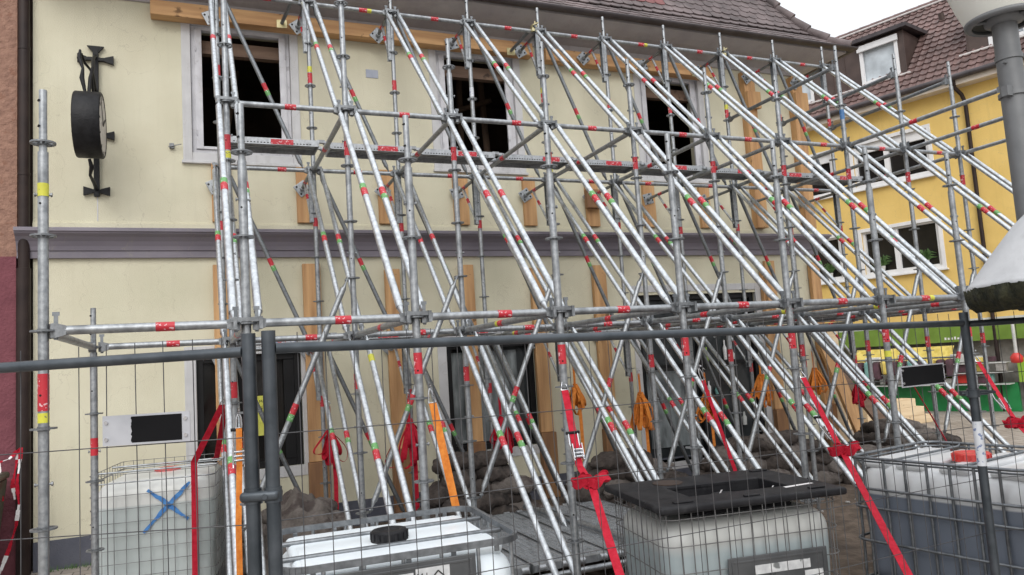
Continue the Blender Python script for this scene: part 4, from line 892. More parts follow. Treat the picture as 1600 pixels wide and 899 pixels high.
for i in range(1, 11):
    x = i*BAY+.03+random.uniform(-.02, .02); wv = random.uniform(.095, .108)
    if i in (7, 8): zb = .66; tp = 1.0
    else: zb = random.uniform(-1.34, -1.26); tp = random.uniform(.93, 1.04)
    nm_ = ordn[i-1]
    if i in (7, 8): continue
    timber('wall_plank', x-wv, x+wv, 4.66, WY-.018, zb, tp, 'wood_z', 'upright plank on the lower wall below the cornice, %s in its row' % ordl[i], 'planks below the cornice')
    timber('timber_block', x-wv-.012, x+wv+.012, 4.62, WY-.018, G+.02, zb-.004, 'wood_d', 'dark timber block on the ground under a wall plank, %s in its row' % ordl[i], 'dark blocks under the planks')
timber('wall_plank', 8.89, 9.08, 4.60, 4.655, .35, 1.0, 'wood_z', 'short pale plank by the upper right corner of the large shop window', 'planks below the cornice')
for k, (a, b, lab) in enumerate([((10.35, 4.3, G), (9.9, 4.6, -.3), 'long brown board leaning on the right corner of the cream building'), ((11.2, 4.4, G), (10.35, 4.75, -.75), 'wide dark board leaning right of the wall corner by the sandbags'), ((10.25, 4.75, G), (10.25, 4.75, -.1), 'pale timber post standing at the cream wall corner')]):
    a = Vector(a); b = Vector(b); d = (b-a); mb = MB(); sx = Vector((0, 1, 0)).cross(d).normalized(); sy = d.cross(sx).normalized()
    mb.obox((a+b)/2, sx*.11, sy*.03, d/2); tag(mb.build('leaning_board', ['wood_z', 'sleeper', 'wood_p'][k], None, a), lab, 'timber', 'boards by the right wall corner')
for k, (x0, x1, y0, y1, z, lab) in enumerate([(3.3, 4.9, .35, .58, G+.02, 'old dark timber sleeper in front of the low steel decks'), (4.0, 5.4, 3.2, 3.4, G+.05, 'old dark timber sleeper on the soil behind the low decks'), (3.6, 4.7, .0, .2, G+.02, 'old timber sleeper nearest the tanks under the frame'), (5.0, 5.9, 1.5, 1.75, G+.06, 'old timber sleeper beside the low decks by the middle sandbags')]):
    timber('sleeper', x0, x1, y0, y1, z, z+.13, 'sleeper', lab, 'old sleepers on the soil', 'sleeper')
timber('orange_board', 8.5, 9.1, 1.3, 1.6, -1.80, -1.77, 'wood_p', 'thin orange board lying right of the sandbags behind the black lidded tank', None, 'board')
# ------------------------------------------------------------------ liquid tanks
def rr(w_, d_, r, z, n=5):
    pts = []
    for (cx, cy, a0) in ((w_/2-r, d_/2-r, 0), (-w_/2+r, d_/2-r, PI/2), (-w_/2+r, -d_/2+r, PI), (w_/2-r, -d_/2+r, 1.5*PI)):
        for k in range(n+1): a = a0+PI/2*k/n; pts.append(Vector((cx+r*math.cos(a), cy+r*math.sin(a), z)))
    return pts
def perim(w_, d_, r, s_):
    """point on the rounded rectangle at arc parameter (walks the four sides)"""
    P = rr(w_, d_, r, 0, 6); P.append(P[0]); 
    for a, b in zip(P, P[1:]):
        l = (b-a).length
        if s_ <= l: return a+(b-a)*(s_/l)
        s_ -= l
    return P[0].copy()
def plen(w_, d_, r):
    P = rr(w_, d_, r, 0, 6); P.append(P[0]); return sum((b-a).length for a, b in zip(P, P[1:]))
def tank(cx, cy, yaw_, w_, d_, top, label, style, bm, r=.10):
    base = (cx, cy, G); H = top-G
    mx = Matrix.Translation(Vector(base)) @ Matrix.Rotation(yaw_, 4, 'Z')
    t = thing('liquid_tank', base, label, 'tank', 'ballast tanks before the scaffold')
    mb = MB(mx); hb = H-.16-.05; mb.rbox((0, 0, .14+hb/2), (w_-.06, d_-.06, hb), .12, seg=6, extra=8,
        fn=lambda q: Vector((q.x*(1+.012*math.sin(q.z*9)), q.y*(1+.012*math.sin(q.z*9)), q.z)))
    body = mb.build('bottle', bm, t)
    mb = MB(mx)
    for y in (-d_/2+.06, 0, d_/2-.06): mb.bbox(-w_/2, w_/2, y-.05, y+.05, .002, .12)
    mb.bbox(-w_/2, w_/2, -d_/2, d_/2, .121, .138); mb.build('pallet', 'cast', t)
    L_ = plen(w_, d_, r); mb = MB(mx)
    if style == 'wire':
        nv = int(L_/.088); zs = [.14+.105*k for k in range(int((H-.14)/.105)+1)]; zs[-1] = H-.005
        for k in range(nv): p = perim(w_, d_, r, L_*k/nv); mb.tube((p.x, p.y, .13), (p.x, p.y, H), .0028, 6)
        for z in zs: mb.path(rr(w_+.006, d_+.006, r, z), .0028, 6, 0, True)
        mb.build('cage', 'cagewire', t)
        mb = MB(mx)
        for y in (-d_*.25, d_*.15): mb.tube((-w_/2, y, H-.015), (w_/2, y, H-.015), .009, 8)
        mb.path(rr(w_, d_, r, H-.07), .006, 6, 0, True); mb.build('top_bars', 'zinc', t)
    elif style == 'fine':
        nv = int(L_/.074); zs = [.14+.15*k for k in range(int((H-.14)/.15)+1)]
        for k in range(nv): p = perim(w_, d_, r, L_*k/nv); mb.tube((p.x, p.y, .13), (p.x, p.y, H), .0033, 6)
        for z in zs: mb.path(rr(w_+.008, d_+.008, r, z), .0032, 6, 0, True)
        mb.build('cage', 'cagewire', t)
    else:
        nv = 28 if style == 'tube' else 22
        for k in range(nv):
            p = perim(w_, d_, r, L_*(k+.5)/nv); q = Vector((p.x*.992, p.y*.992, 0))
            mb.path([(p.x, p.y, .13), (q.x, q.y, .4), (p.x, p.y, .43), (q.x, q.y, .47), (q.x, q.y, .62), (p.x, p.y, .66), (q.x, q.y, .70), (q.x, q.y, H-.24), (p.x, p.y, H-.22), (p.x, p.y, H-.02)], .0098, 8)
        for z in ((.14, .43, .66, H-.22) if style == 'tube' else (.14, .4, .65, H-.35)): mb.path(rr(w_+.02, d_+.02, r, z), .0095, 8, 0, True)
        mb.build('cage', 'zinc_dull' if style == 'tube' else 'zinc', t)
        mb = MB(mx)
        if style == 'flat':                               # flat steel band rim and posts
            P = rr(w_, d_, r, 0, 8)
            for a, b in zip(P, P[1:]+P[:1]):
                nn = (b-a).cross(Vector((0, 0, 1))).normalized()*.010; 
                mb.add([(a.x-nn.x, a.y-nn.y, H-.03), (b.x-nn.x, b.y-nn.y, H-.03), (b.x+nn.x, b.y+nn.y, H-.03), (a.x+nn.x, a.y+nn.y, H-.03), (a.x-nn.x, a.y-nn.y, H), (b.x-nn.x, b.y-nn.y, H), (b.x+nn.x, b.y+nn.y, H), (a.x+nn.x, a.y+nn.y, H)], [(0, 3, 2, 1), (4, 5, 6, 7), (0, 1, 5, 4), (2, 3, 7, 6)])
            for y in (-d_*.17, d_*.2): mb.rbox((0, y, H-.03), (w_-.02, .034, .022), .008, 0, 2)
            for k in range(18):
                p = perim(w_-.02, d_-.02, r, plen(w_-.02, d_-.02, r)*k/18); mb.bbox(p.x-.012, p.x+.012, p.y-.006, p.y+.006, H-.06, H-.031, 0, .002)
        else:
            mb.path(rr(w_, d_, r, H-.01), .011, 8, 0, True); mb.path(rr(w_-.04, d_-.04, r, H-.035), .007, 8, 0, True)
            for y in (-d_*.12, d_*.28): mb.path([(-w_/2, y, H-.012), (-w_/2+.03, y, H-.03), (w_/2-.03, y, H-.03), (w_/2, y, H-.012)], .009, 8)
        mb.build('top_frame', 'zinc_dull', t)
    return t, mx, H
mt1 = tankmat('tank_plastic_aged', (.60, .61, .59), (.43, .475, .47), .885, .008)
mt2 = tankmat('tank_plastic_white', (.74, .80, .84), (.36, .50, .55), .68, .10)
mt3 = tankmat('tank_plastic_grey', (.47, .48, .465), (.33, .385, .40), .70, .03)
mt4 = tankmat('tank_plastic_clear', (.66, .67, .68), (.165, .19, .235), .75, .006)
def cap(t, mx, x, y, z, r, m_, name='cap'):
    mb = MB(mx); n = 28; vs = []
    mb.lathe((x, y, z), [(r*1.04, 0), (r*1.04, .012), (r, .014), (r, .045), (r*.95, .055), (r*.6, .056), (r*.58, .050), (.002, .050)], 36)
    for k in range(16): a = 2*PI*k/16; mb.obox((x+r*math.cos(a), y+r*math.sin(a), z+.03), (.006*math.cos(a), .006*math.sin(a), 0), (-.009*math.sin(a), .009*math.cos(a), 0), (0, 0, .016))
    return mb.build(name, m_, t)
# left tank, blue cross
t, mx, H = tank(.45, 2.83, math.radians(-8), .93, 1.12, -1.0, 'translucent caged tank marked with a blue spray painted cross', 'wire', mt1, .07)
cap(t, mx, .0, .08, H-.10, .10, 'redcap')
mb = MB(mx); yb_ = -1.12/2+.010
def onf(px, pz): return mx.inverted() @ Vector((px, 2.28, pz))
for (a, b) in (((.335, -1.15), (.635, -1.405)), ((.650, -1.115), (.300, -1.475))):
    pa, pb = onf(*a), onf(*b); d_ = (pb-pa); n_ = 14
    pts = [Vector((pa.x+d_.x*k/n_+random.uniform(-.004, .004), yb_, pa.z+d_.z*k/n_+random.uniform(-.004, .004))) for k in range(n_+1)]
    vs = []
    for k, p in enumerate(pts):
        u = Vector((-d_.z, 0, d_.x)).normalized()*(.014+.006*random.random()-.006*abs(2*k/n_-1)); vs += [p-u, p+u]
    mb.add(vs, [(2*k, 2*k+2, 2*k+3, 2*k+1) for k in range(n_)])
M['spray'] = mat('blue_spray', (0.03, 0.14, 0.40), (0.06, 0.22, 0.50), .6, scale=30)
o = mb.build('spray_cross', 'spray', t); md = o.modifiers.new('s', 'SOLIDIFY'); md.thickness = .002
# white tank with black cap
t, mx, H = tank(1.625, -.56, math.radians(-2.8), 1.14, .94, -1.15, 'white topped tank with flat steel rim, black cap and hazard label', 'flat', mt2, .13)
mb = MB(mx)
for k in range(-2, 3):
    pass
mb.rbox((0, 0, H-.065), (.99, .78, .06), .029, seg=4, extra=6)
for y in (-.27, .0, .27): mb.rbox((0, y, H-.046), (.92, .20, .03), .014, seg=3)
mb.build('top_ridges', mt2, t)
cap(t, mx, .0, -.03, H-.034, .092, 'blackplastic')
def labelpanel(t, mx, x0, x1, z0, z1, y, words):
    mb = MB(mx); mb.bbox(x0, x1, y-.012, y-.002, z0, z1, 0, .004); ring(mb, x0+.02, x1-.02, z0+.02, z1-.02, .012, y-.017, y-.0125, 0, .002)
    p = mb.build('label_panel', 'panel', t)
    for (a, b, c, d) in words['labels']:
        mb = MB(mx); mb.box(a, b, y-.0165, y-.0135, c, d); mb.build('label', 'label', p)
    mb = MB(mx)
    for (txt, x, z, s_) in words['text']: text_mb(txt, s_, lambda u, v: (x+u, y-.0185, z+v), 0, mb)
    if words.get('diamond'):
        x, z, r = words['diamond']
        for k in range(4):
            a0, a1 = PI/2*k, PI/2*(k+1); p0 = Vector((x+r*math.cos(a0), y-.0185, z+r*math.sin(a0))); p1 = Vector((x+r*math.cos(a1), y-.0185, z+r*math.sin(a1)))
            mb.obox((p0+p1)/2, (p1-p0)/2, (0, .0008, 0), (p1-p0).cross(Vector((0, 1, 0))).normalized()*.003)
        mb.obox((x, y-.0185, z-.02), (.02, 0, 0), (0, .0008, 0), (0, 0, .012))
    mb.build('lettering', 'ink', p)
labelpanel(t, mx, -.50, .32, H-.62, H-.045, -.47-.012, dict(labels=[(-.22, .02, H-.30, H-.09), (.03, .19, H-.30, H-.07)], text=[('ADS PEC ED. 7', -.10, H-.125, .030), ('PEC 1007', -.07, H-.165, .030), ('M L', .065, H-.125, .04)], diamond=(.135, H-.155, .06)))
# black lidded tank
t, mx, H = tank(3.75, -.52, math.radians(-9.4), 1.14, .82, -1.225, 'pale caged tank covered by a black plastic lid with a sunken opening', 'fine', mt3, .09)
mb = MB(mx); LW, LD = 1.20, .92; z0, z1 = H+.003, H+.048
holes = [(-.30, .36, -.21, .12)]
xs = [-LW/2, -.30, .36, LW/2]; ys = [-LD/2, -.21, .12, LD/2]
mb.rbox((0, (-LD/2-.21)/2, (z0+z1)/2), (LW, LD/2-.21, z1-z0), .018, seg=3); mb.rbox((0, (LD/2+.12)/2, (z0+z1)/2-.0), (LW, LD/2-.12, z1-z0), .018, seg=3)
mb.bbox(-LW/2+.003, -.30, -.228, .138, z0+.001, z1-.001, 0, .006); mb.bbox(.36, LW/2-.003, -.228, .138, z0+.001, z1-.001, 0, .006)
for (x, y, w2, d2) in ((-.42, -.37, .06, .02), (0.0, -.40, .05, .015), (.44, -.385, .05, .02), (.5, .35, .06, .02)): mb.bbox(x-w2, x+w2, y-d2, y+d2, z1+.0005, z1+.010)
lid = mb.build('lid', 'blackplastic', t)
mb = MB(mx); mb.box(-.31, .37, -.22, .13, H-.07, H-.055); [mb.box(*q) for q in ((-.305, .365, -.214, -.210, H-.055, z1-.004), (-.305, .365, .120, .124, H-.055, z1-.004), (-.306, -.301, -.21, .12, H-.055, z1-.004), (.361, .366, -.21, .12, H-.055, z1-.004))]; mb.build('sunken_floor', 'blackplastic', lid)
mb = MB(mx); mb.lathe((-.22, .27, z1+.0005), [(.10, 0), (.10, .004), (.092, .0045)], 28); mb.build('round_opening', 'dark', lid)
mb = MB(mx); mb.add([(-.28, -.19, H-.052), (-.12, -.19, H-.052), (-.03, -.02, H-.052), (-.1, .04, H-.052), (-.24, -.06, H-.052)], [(0, 1, 2, 3, 4)])
mb.add([(.30, -.29, z1+.001), (.52, -.25, z1+.001), (.51, -.22, z1+.001), (.30, -.255, z1+.001)], [(0, 1, 2, 3)])
for p in ((-.02, -.05), (.31, -.1)): mb.obox((p[0], p[1], H-.0), (.006, .004, .0), (0, .004, 0), (.02, 0, .03))
mb.build('paper_scrap', 'white_st' if False else 'tape_white', lid)
cap(t, mx, .03, -.04, H-.054, .095, 'blackplastic')
labelpanel(t, mx, -.20, .44, H-.80, H-.28, -.40-.014, dict(labels=[(-.04, .32, H-.385, H-.335), (-.13, .14, H-.60, H-.42), (.16, .26, H-.6, H-.45), (.28, .40, H-.60, H-.40)], text=[('FC-9', .07, H-.40, .02)], diamond=(.07, H-.51, .05)))
# right tank, red cap
t, mx, H = tank(5.63, -.86, math.radians(8.5), 1.0, 1.20, -1.14, 'large tank in a heavy tube cage with a bright red cap', 'tube', mt4)
mb = MB(mx)
for y in (-.42, -.1, .2, .46): mb.rbox((0, y, H-.065), (.84, .20, .05), .024, seg=4)
mb.build('top_ridges', mt4, t)
cap(t, mx, -.03, -.02, H-.045, .115, 'redcap')
labelpanel(t, mx, -.1, .40, H-.75, H-.25, -.60-.014, dict(labels=[(-.05, .2, H-.6, H-.32)], text=[], diamond=None))

# ------------------------------------------------------------------ lashing straps
def strap(label, pts, m_='strap_red', width=.048, wd=(1, 0, 0), ratchet=None, knot=None, hook=True, blue=False):
    t = thing('lashing_strap', pts[0], label, 'strap', 'straps lashing the scaffold to the tanks')
    P = []
    for a, b in zip(pts, pts[1:]):
        a = Vector(a); b = Vector(b)
        for k in range(6): P.append(a+(b-a)*k/6)
    P.append(Vector(pts[-1]))
    mb = MB(); mb.ribbon(P, width, wd, .003); mb.build('webbing', m_, t)
    d = (Vector(pts[1])-Vector(pts[0])).normalized(); W_ = Vector(wd).normalized(); p = Vector(pts[0])
    nrm = d.cross(W_).normalized()
    if hook:
        mb = MB(); mb.path([p-d*.09, p-d*.06+W_*.012, p+W_*width*.55, p-W_*width*.55, p-d*.06-W_*.012, p-d*.09], .005, 8)
        mb.path([p-d*.09, p-d*.115+nrm*.015, p-d*.10+nrm*.035], .006, 8); mb.build('hook', 'chrome', t)
    if blue:
        mb = MB(); mb.ribbon([p+d*.02-nrm*.003, p+d*.12-nrm*.003], width*.9, wd, .002); mb.build('tag', 'strap_blue', t)
    if ratchet is not None:
        c = Vector(ratchet); mb = MB()
        for s_ in (-1, 1):
            o_ = c+W_*.032*s_; mb.path([o_-d*.13-nrm*.03, o_-d*.05-nrm*.035, o_+d*.02-nrm*.02, o_+d*.06-nrm*.01, o_+d*.09], .0055, 8)
            mb.obox(o_+d*.02-nrm*.012, d*.05, nrm*.016, W_*.003)
        for q in (-.0, .025, .05): mb.tube(c+d*q-W_*.03-nrm*.02, c+d*q+W_*.03-nrm*.02, .008, 8)
        mb.obox(c+d*.03-nrm*.03, d*.028, nrm*.003, W_*.028)
        rr_ = mb.build('ratchet', 'chrome', t)
        mb = MB(); mb.tube(c-d*.13-nrm*.03-W_*.045, c-d*.13-nrm*.03+W_*.045, .010, 10); mb.build('handle', 'blackplastic', rr_)
    if knot is not None:
        c = Vector(knot); mb = MB(); yv = Vector((.37, -.93, 0)).cross(Vector((0, 0, 1))); toc = Vector((-.37, -.93, 0)).normalized()
        for q, (ang, r1, off) in enumerate([(.35, .062, .050), (.50, .052, .060), (3.35, .058, -.045), (3.55, .045, -.055), (1.4, .030, .0), (.0, .035, .012), (2.6, .04, -.02)]):
            ax = Vector((math.cos(ang)*.93, -math.cos(ang)*.37, math.sin(ang))); wn_ = ax.cross(toc).normalized()
            cc = c+Vector((.93, -.37, 0))*off+Vector((0, 0, .3*abs(off)))+toc*.012*(q % 3)
            loop = [cc+ax*r1*math.cos(a)+toc*(.022+.004*q)*math.sin(a)+wn_*.010*math.sin(3*a+q) for a in [2*PI*k/24 for k in range(25)]]
            mb.ribbon(loop, .048, wn_+toc*.25*math.sin(q), .003)
        mb.rbox(tuple(c+toc*.012), (.06, .05, .06), .025, seg=3)
        mb.build('knot', m_, t)
    return t
strap('red knotted ratchet strap slanting down between the white topped and black lidded tanks', [(2.955, -.05, -.52), (2.842, -.4, -.963), (2.812, -.6, -1.055), (2.616, -1.2, -1.40), (2.40, -1.85, -2.12)], ratchet=(2.86, -.36, -.86), knot=(2.815, -.57, -1.04))
strap('red ratchet strap with a bow knot, in front of the red capped tank', [(4.987, -.05, -.574), (4.87, -.43, -1.02), (4.83, -.52, -1.09), (4.07, -1.6, -1.53), (3.75, -2.05, -1.75), (3.6, -2.2, -2.13)], ratchet=(4.91, -.33, -.94), knot=(4.85, -.5, -1.08))
strap('narrow red strap dropping to the rear edge of the black lidded tank', [(4.06, -.05, -.53), (4.277, -.06, -1.235)], width=.03)
strap('red ratchet strap with a knot above the mossy capped pillar at the right edge', [(6.957, -.05, -.57), (6.77, -.4, -.98), (6.70, -.5, -1.07), (6.4, -1.0, -1.35), (6.45, -1.05, -2.12)], ratchet=(6.82, -.32, -.89), knot=(6.71, -.48, -1.06))
strap('flat orange strap with a blue label reaching down to the white topped tank', [(2.05, -.05, -.53), (2.155, -.07, -1.165)], 'strap_orange', blue=True)
strap('red strap bent over the front of the tank with the blue cross', [(.905, 1.92, -.50), (.682, 2.16, -.955), (.682, 2.19, -1.2), (.672, 2.19, -2.12)], hook=True)
strap('shorter red strap tied to the rear of the tank with the blue cross', [(.93, 2.05, -.52), (.86, 2.6, -.98), (.84, 2.75, -.99)], width=.045, hook=True)
strap('thin red strap far right running down behind the red capped tank', [(8.55, 1.95, -.86), (6.95, .3, -1.35)], width=.028, wd=(0, 0, 1), hook=False)
strap('loose orange strap end with a buckle beside the leftmost fence post', [(.950, .30, -.60), (.946, .30, -.85), (.932, .27, -1.15), (.928, .25, -2.1)], 'strap_orange', width=.034, ratchet=(.946, .28, -.74))
def bundle(x, y, z, m_, label, tail=True, sz=1.0, seed=0):
    rnd = random.Random(seed); t = thing('strap_bundle', (x, y, z), label, 'strap bundle', 'spare straps hung up in bundles')
    mb = MB()
    for k in range(11):
        h = rnd.uniform(.24, .42)*sz; w2 = rnd.uniform(.06, .13)*sz; ph = rnd.uniform(.9, 2.2) if k % 3 else rnd.uniform(-.5, .5); fan = rnd.uniform(-.22, .22); yo = rnd.uniform(-.05, .05)
        loop = []
        for j in range(27):
            a = 2*PI*j/26; xx = w2*math.sin(a)*(abs(math.sin(a/2))**1.3)*.75; zz = -h*(1-math.cos(a))/2
            xx += .010*math.sin(3*a+k); xr = xx*math.cos(fan)-zz*math.sin(fan)*1.0; zr = zz*math.cos(fan)+xx*math.sin(fan)
            loop.append(Vector((x+(k-5)*.011*sz*(1-math.cos(a))+xr*math.cos(ph), y+yo*.4+xr*math.sin(ph)-.003*k, z+.04+zr)))
        wq = .75*math.sin(k*1.7)
        mb.ribbon(loop, .045, Vector((math.sin(ph), -math.cos(ph), .25*math.sin(wq*3))), .003)
    mb.rbox((x, y-.02, z-.01), (.06, .07, .07), .025, seg=3)
    mb.build('coil', m_, t)
    mb = MB(); mb.ribbon([(x, y, z+.28), (x+.005, y, z+.1), (x, y, z)], .03, (1, 0, 0), .003)
    if tail:
        mb.ribbon([(x+.03, y-.03, z-.1), (x+.04, y-.03, z-.5), (x+.03, y-.05, -1.95)], .045, (1, 0, 0), .003)
    mb.build('tail', m_, t)
    mb = MB(); mb.path([(x, y, z+.26), (x-.015, y, z+.31), (x, y, z+.34), (x+.02, y, z+.31)], .005, 6); mb.build('hook', 'chrome', t)
bundle(2.03, 3.88, -.95, 'strap_red', 'red strap bundle hanging leftmost, over the covered sandbag heap', True, 1.0, 1)
bundle(2.92, 3.88, -.92, 'strap_red', 'largest red strap bundle with a long tail, second of the hanging bundles', True, 1.3, 2)
bundle(4.03, 3.88, -1.0, 'strap_red', 'red strap bundle hanging in front of the second shop window', False, 1.05, 3)
bundle(5.05, 3.88, -.68, 'strap_orange', 'orange strap bundle hanging next to the knotted red strap', True, .95, 4)
bundle(5.99, 3.88, -.85, 'strap_orange', 'orange strap bundle at the left edge of the large shop window', True, 1.2, 5)
bundle(7.02, 3.88, -.90, 'strap_orange', 'orange strap bundle in front of the middle of the large shop window', True, 1.1, 6)
bundle(7.97, 3.88, -.75, 'strap_orange', 'orange strap bundle near the right end of the large shop window', False, 1.1, 7)
bundle(8.95, 3.88, -.72, 'strap_orange', 'orange strap bundle hanging at the right end of the cream wall', False, 1.0, 8)
bundle(9.75, 3.88, -1.0, 'strap_red', 'small red strap bundle hanging rightmost, past the wall corner', False, .9, 9)

# ------------------------------------------------------------------ sandbags
def bag(x, y, z, yw, tilt, m_, label, grp, s_=1.0):
    rnd = random.Random(int(x*1000)+int(z*777)); off = Vector((rnd.uniform(-9, 9), rnd.uniform(-9, 9), 0))
    def fn(q):
        a = q.x/.27; v = Vector((q.x, q.y*(1-.22*a*a), q.z*(1-.30*a*a)))
        n1 = noise.noise(q*5+off)*.055; n2 = noise.noise(q*13+off)*.028+.010*noise.noise(q*34+off)
        return v*(1+n1*3)+Vector((0, 0, n2-.05*a*a*.6))
    rot = Matrix.Rotation(yw, 3, 'Z') @ Matrix.Rotation(tilt, 3, 'Y')
    mb = MB(); mb.rbox((0, 0, 0), (.56*s_, .36*s_, .18*s_), .088*s_, seg=5, rot=rot, fn=fn, extra=10)
    # gathered neck
    e = rot @ Vector((.27*s_, 0, -.01)); e2 = rot @ Vector((.35*s_, 0, 0)); mb.tube(e*.9, e2, .045, 9, 0, .02)
    o = MB(); o.v = [tuple(Vector(p)+Vector((x, y, z))) for p in mb.v]; o.f = mb.f; o.m = mb.m; o.sm = mb.sm
    return tag(o.build('sandbag', m_, None, (x, y, z)), label, 'sandbag', grp)
piles = [  # centre x, y, layers (count per layer), name, materials
    (1.62, 3.35, [4, 3, 3, 2], 'covered heap behind fence posts', .30),
    (3.52, 3.30, [4, 4, 3, 3, 2, 2], 'tall heap under second shop window', .31),
    (5.30, 3.10, [5, 4, 4, 3, 2], 'heap at large shop window\'s left end', .33),
    (7.50, 3.15, [6, 6, 5, 4, 3], 'wide heap before large shop window', .36),
    (9.50, 2.9, [6, 5, 5, 3, 2], 'heap by right wall corner', .38)]
layern = ['bottom', 'second', 'third', 'fourth', 'fifth', 'top']
cnt = ['first', 'second', 'third', 'fourth', 'fifth', 'sixth']
for (cx, cy, lay, nm_, sp) in piles:
    rnd = random.Random(int(cx*10))
    for l, n_ in enumerate(lay):
        for k in range(n_):
            x = cx+(k-(n_-1)/2)*sp+rnd.uniform(-.05, .05); y = cy+rnd.uniform(-.12, .05)+.05*l; z = G+.085+l*.135+rnd.uniform(-.012, .012)
            yw = rnd.choice([0, PI])+rnd.uniform(-.5, .5) if rnd.random() < .6 else PI/2+rnd.uniform(-.6, .6)*(-1)
            where = 'single' if n_ == 1 else ('%s from left' % cnt[k])
            bag(x, y, z, yw, rnd.uniform(-.12, .12), 'jute2' if (rnd.random() < .25 or nm_.startswith('covered')) else 'jute', 'brown sandbag, %s in %s layer of %s' % (where, layern[l] if l < len(lay)-1 else 'top', nm_), 'sandbags in the '+nm_)
    # a second row behind to give the heap depth
    for l, n_ in enumerate(lay[:-1]):
        for k in range(max(1, n_-1)):
            x = cx+(k-(n_-2)/2)*sp+rnd.uniform(-.05, .05); z = G+.085+l*.135
            bag(x, cy+.42, z, rnd.uniform(-.4, .4), 0, 'jute', 'sandbag, %s from left in rear %s layer of %s' % (cnt[k], layern[l], nm_), 'sandbags in the '+nm_)
mb = MB(); nx, ny = 64, 44; vs = []
def fold(x, y):
    f = 0
    for (fx, fy, sc_, am) in ((1.0, .4, 3.2, .05), (-.5, 1.2, 6.0, .045), (.3, -1, 11, .022)):
        f += am*(1-abs(2*abs((noise.noise(Vector((x*sc_*fx+3, y*sc_*fy, sc_))))-.25)*2))
    return f+.012*noise.noise(Vector((x*22, y*22, 4)))
for j in range(ny+1):
    for i in range(nx+1):
        u = i/nx-.5; v = j/ny; x = 1.62+u*1.05*(1+.1*math.sin(v*7)); y = 2.82+.62*v
        z = -1.50-1.15*abs(u)**2.3*2.0-.85*max(0, .60-v)**1.15+fold(x, y)
        vs.append((x, y, z))
mb.add(vs, [(j*(nx+1)+i, j*(nx+1)+i+1, (j+1)*(nx+1)+i+1, (j+1)*(nx+1)+i) for j in range(ny) for i in range(nx)], 0, True)
o = mb.build('sack_cover', 'jute2', None, (1.45, 3.2, -1.6)); tag(o, 'crumpled grey brown sacking draped over the left sandbag heap', 'sacking'); md = o.modifiers.new('t', 'SOLIDIFY'); md.thickness = .006

# ------------------------------------------------------------------ site fence
def fence(A, B, label, grp='site fence panels'):
    A = Vector(A); B = Vector(B); t = thing('site_fence', (A.x, A.y, G), label, 'fence panel', grp)
    d = Vector((B.x-A.x, B.y-A.y, 0)); L_ = d.length; d = d.normalized(); nn = Vector((0, 0, 1)).cross(d)
    for p in (A, B):
        mb = MB(); mb.tube((p.x, p.y, G+.06), (p.x, p.y, p.z+.055), .0212, 16); mb.build('post', 'fencepipe', t)
    a = A+d*.02; b = B-d*.02; mb = MB(); mb.tube(a, b, .0165, 14); mb.build('rail', 'fencepipe', t); mb = MB(); mb.tube(Vector((a.x, a.y, G+.16)), Vector((b.x, b.y, G+.16)), .0165, 14); mb.build('rail', 'fencepipe', t)
    mb = MB(); n_ = int(L_/.089)
    wv = random.Random(int(A.x*100)); 
    for k in range(1, n_):
        s_ = L_*k/n_; q = A+(B-A)*(k/n_); sw = [wv.uniform(-.004, .004) for _ in range(4)]
        mb.path([Vector((q.x, q.y, G+.10))+nn*.018, Vector((q.x, q.y, G+.7))+nn*.018+d*sw[0], Vector((q.x, q.y, G+1.3))+nn*.018+d*sw[1], Vector((q.x, q.y, q.z+.05))+nn*.018+d*sw[2]], .0016, 5)
    for k in range(1, 8):
        dz = .262*k; mb.path([A+Vector((0, 0, -dz))+nn*.022, A+(B-A)*.33+Vector((0, 0, -dz+wv.uniform(-.006, .006)))+nn*.022, A+(B-A)*.66+Vector((0, 0, -dz+wv.uniform(-.006, .006)))+nn*.022, B+Vector((0, 0, -dz))+nn*.022], .0018, 5)
    mb.build('wire_mesh', 'wire', t); return t, A, d, nn
def foot(x, y, label):
    mb = MB(); mb.rbox((x, y, G+.07), (.62, .22, .13), .03); tag(mb.build('concrete_block', 'concrete', None, (x, y, G)), label, 'fence foot', 'concrete fence feet')
P1 = (.883, -2.058, -.230); P2 = (.940, -2.080, -.225); P3 = (4.34, -1.875, -.265)
fence((-2.34, -.693, -.235), P1, 'wire mesh fence panel between the left edge and the paired dark posts')
FB = fence(P2, P3, 'wire mesh fence panel across the middle in front of the tanks')
fence((4.383, -1.843, -.27), (7.40, -3.15, -.27), 'wire mesh fence panel cut off by the right edge')
foot(.91, -2.07, 'concrete foot under the paired dark fence posts'); foot(4.36, -1.885, 'concrete foot under the right fence posts'); foot(-2.34, -.693, 'concrete foot at the far left end of the fence')
mb = MB(); z = -.665
mb.rbox((.907, -2.068, z), (.115, .07, .030), .012, seg=3, rot=Matrix.Rotation(-.35, 3, 'Z')); mb.tube((.912, -2.115, z), (.912, -2.03, z), .008, 10)
mb.tube((.883, -2.058, z-.022), (.883, -2.058, z+.022), .026, 16); mb.tube((.940, -2.080, z-.022), (.940, -2.080, z+.022), .026, 16)
tag(mb.build('fence_clamp', 'fencepipe', None, (.907, -2.068, z)), 'steel clamp joining the two dark fence posts at the left', 'clamp', 'clamps on the fence posts')
mb = MB(); z = -.62
mb.tube((4.34, -1.875, z-.02), (4.34, -1.875, z+.02), .030, 16); mb.tube((4.383, -1.843, z-.02), (4.383, -1.843, z+.02), .030, 16); mb.obox((4.362, -1.86, z), (.055, -.02, 0), (.01, .025, 0), (0, 0, .012))
mb.tube((4.29, -1.85, z), (4.44, -1.92, z), .007, 8)
tag(mb.build('fence_clamp', 'fencepipe', None, (4.36, -1.885, z)), 'steel clamp joining the fence posts at the right', 'clamp', 'clamps on the fence posts')
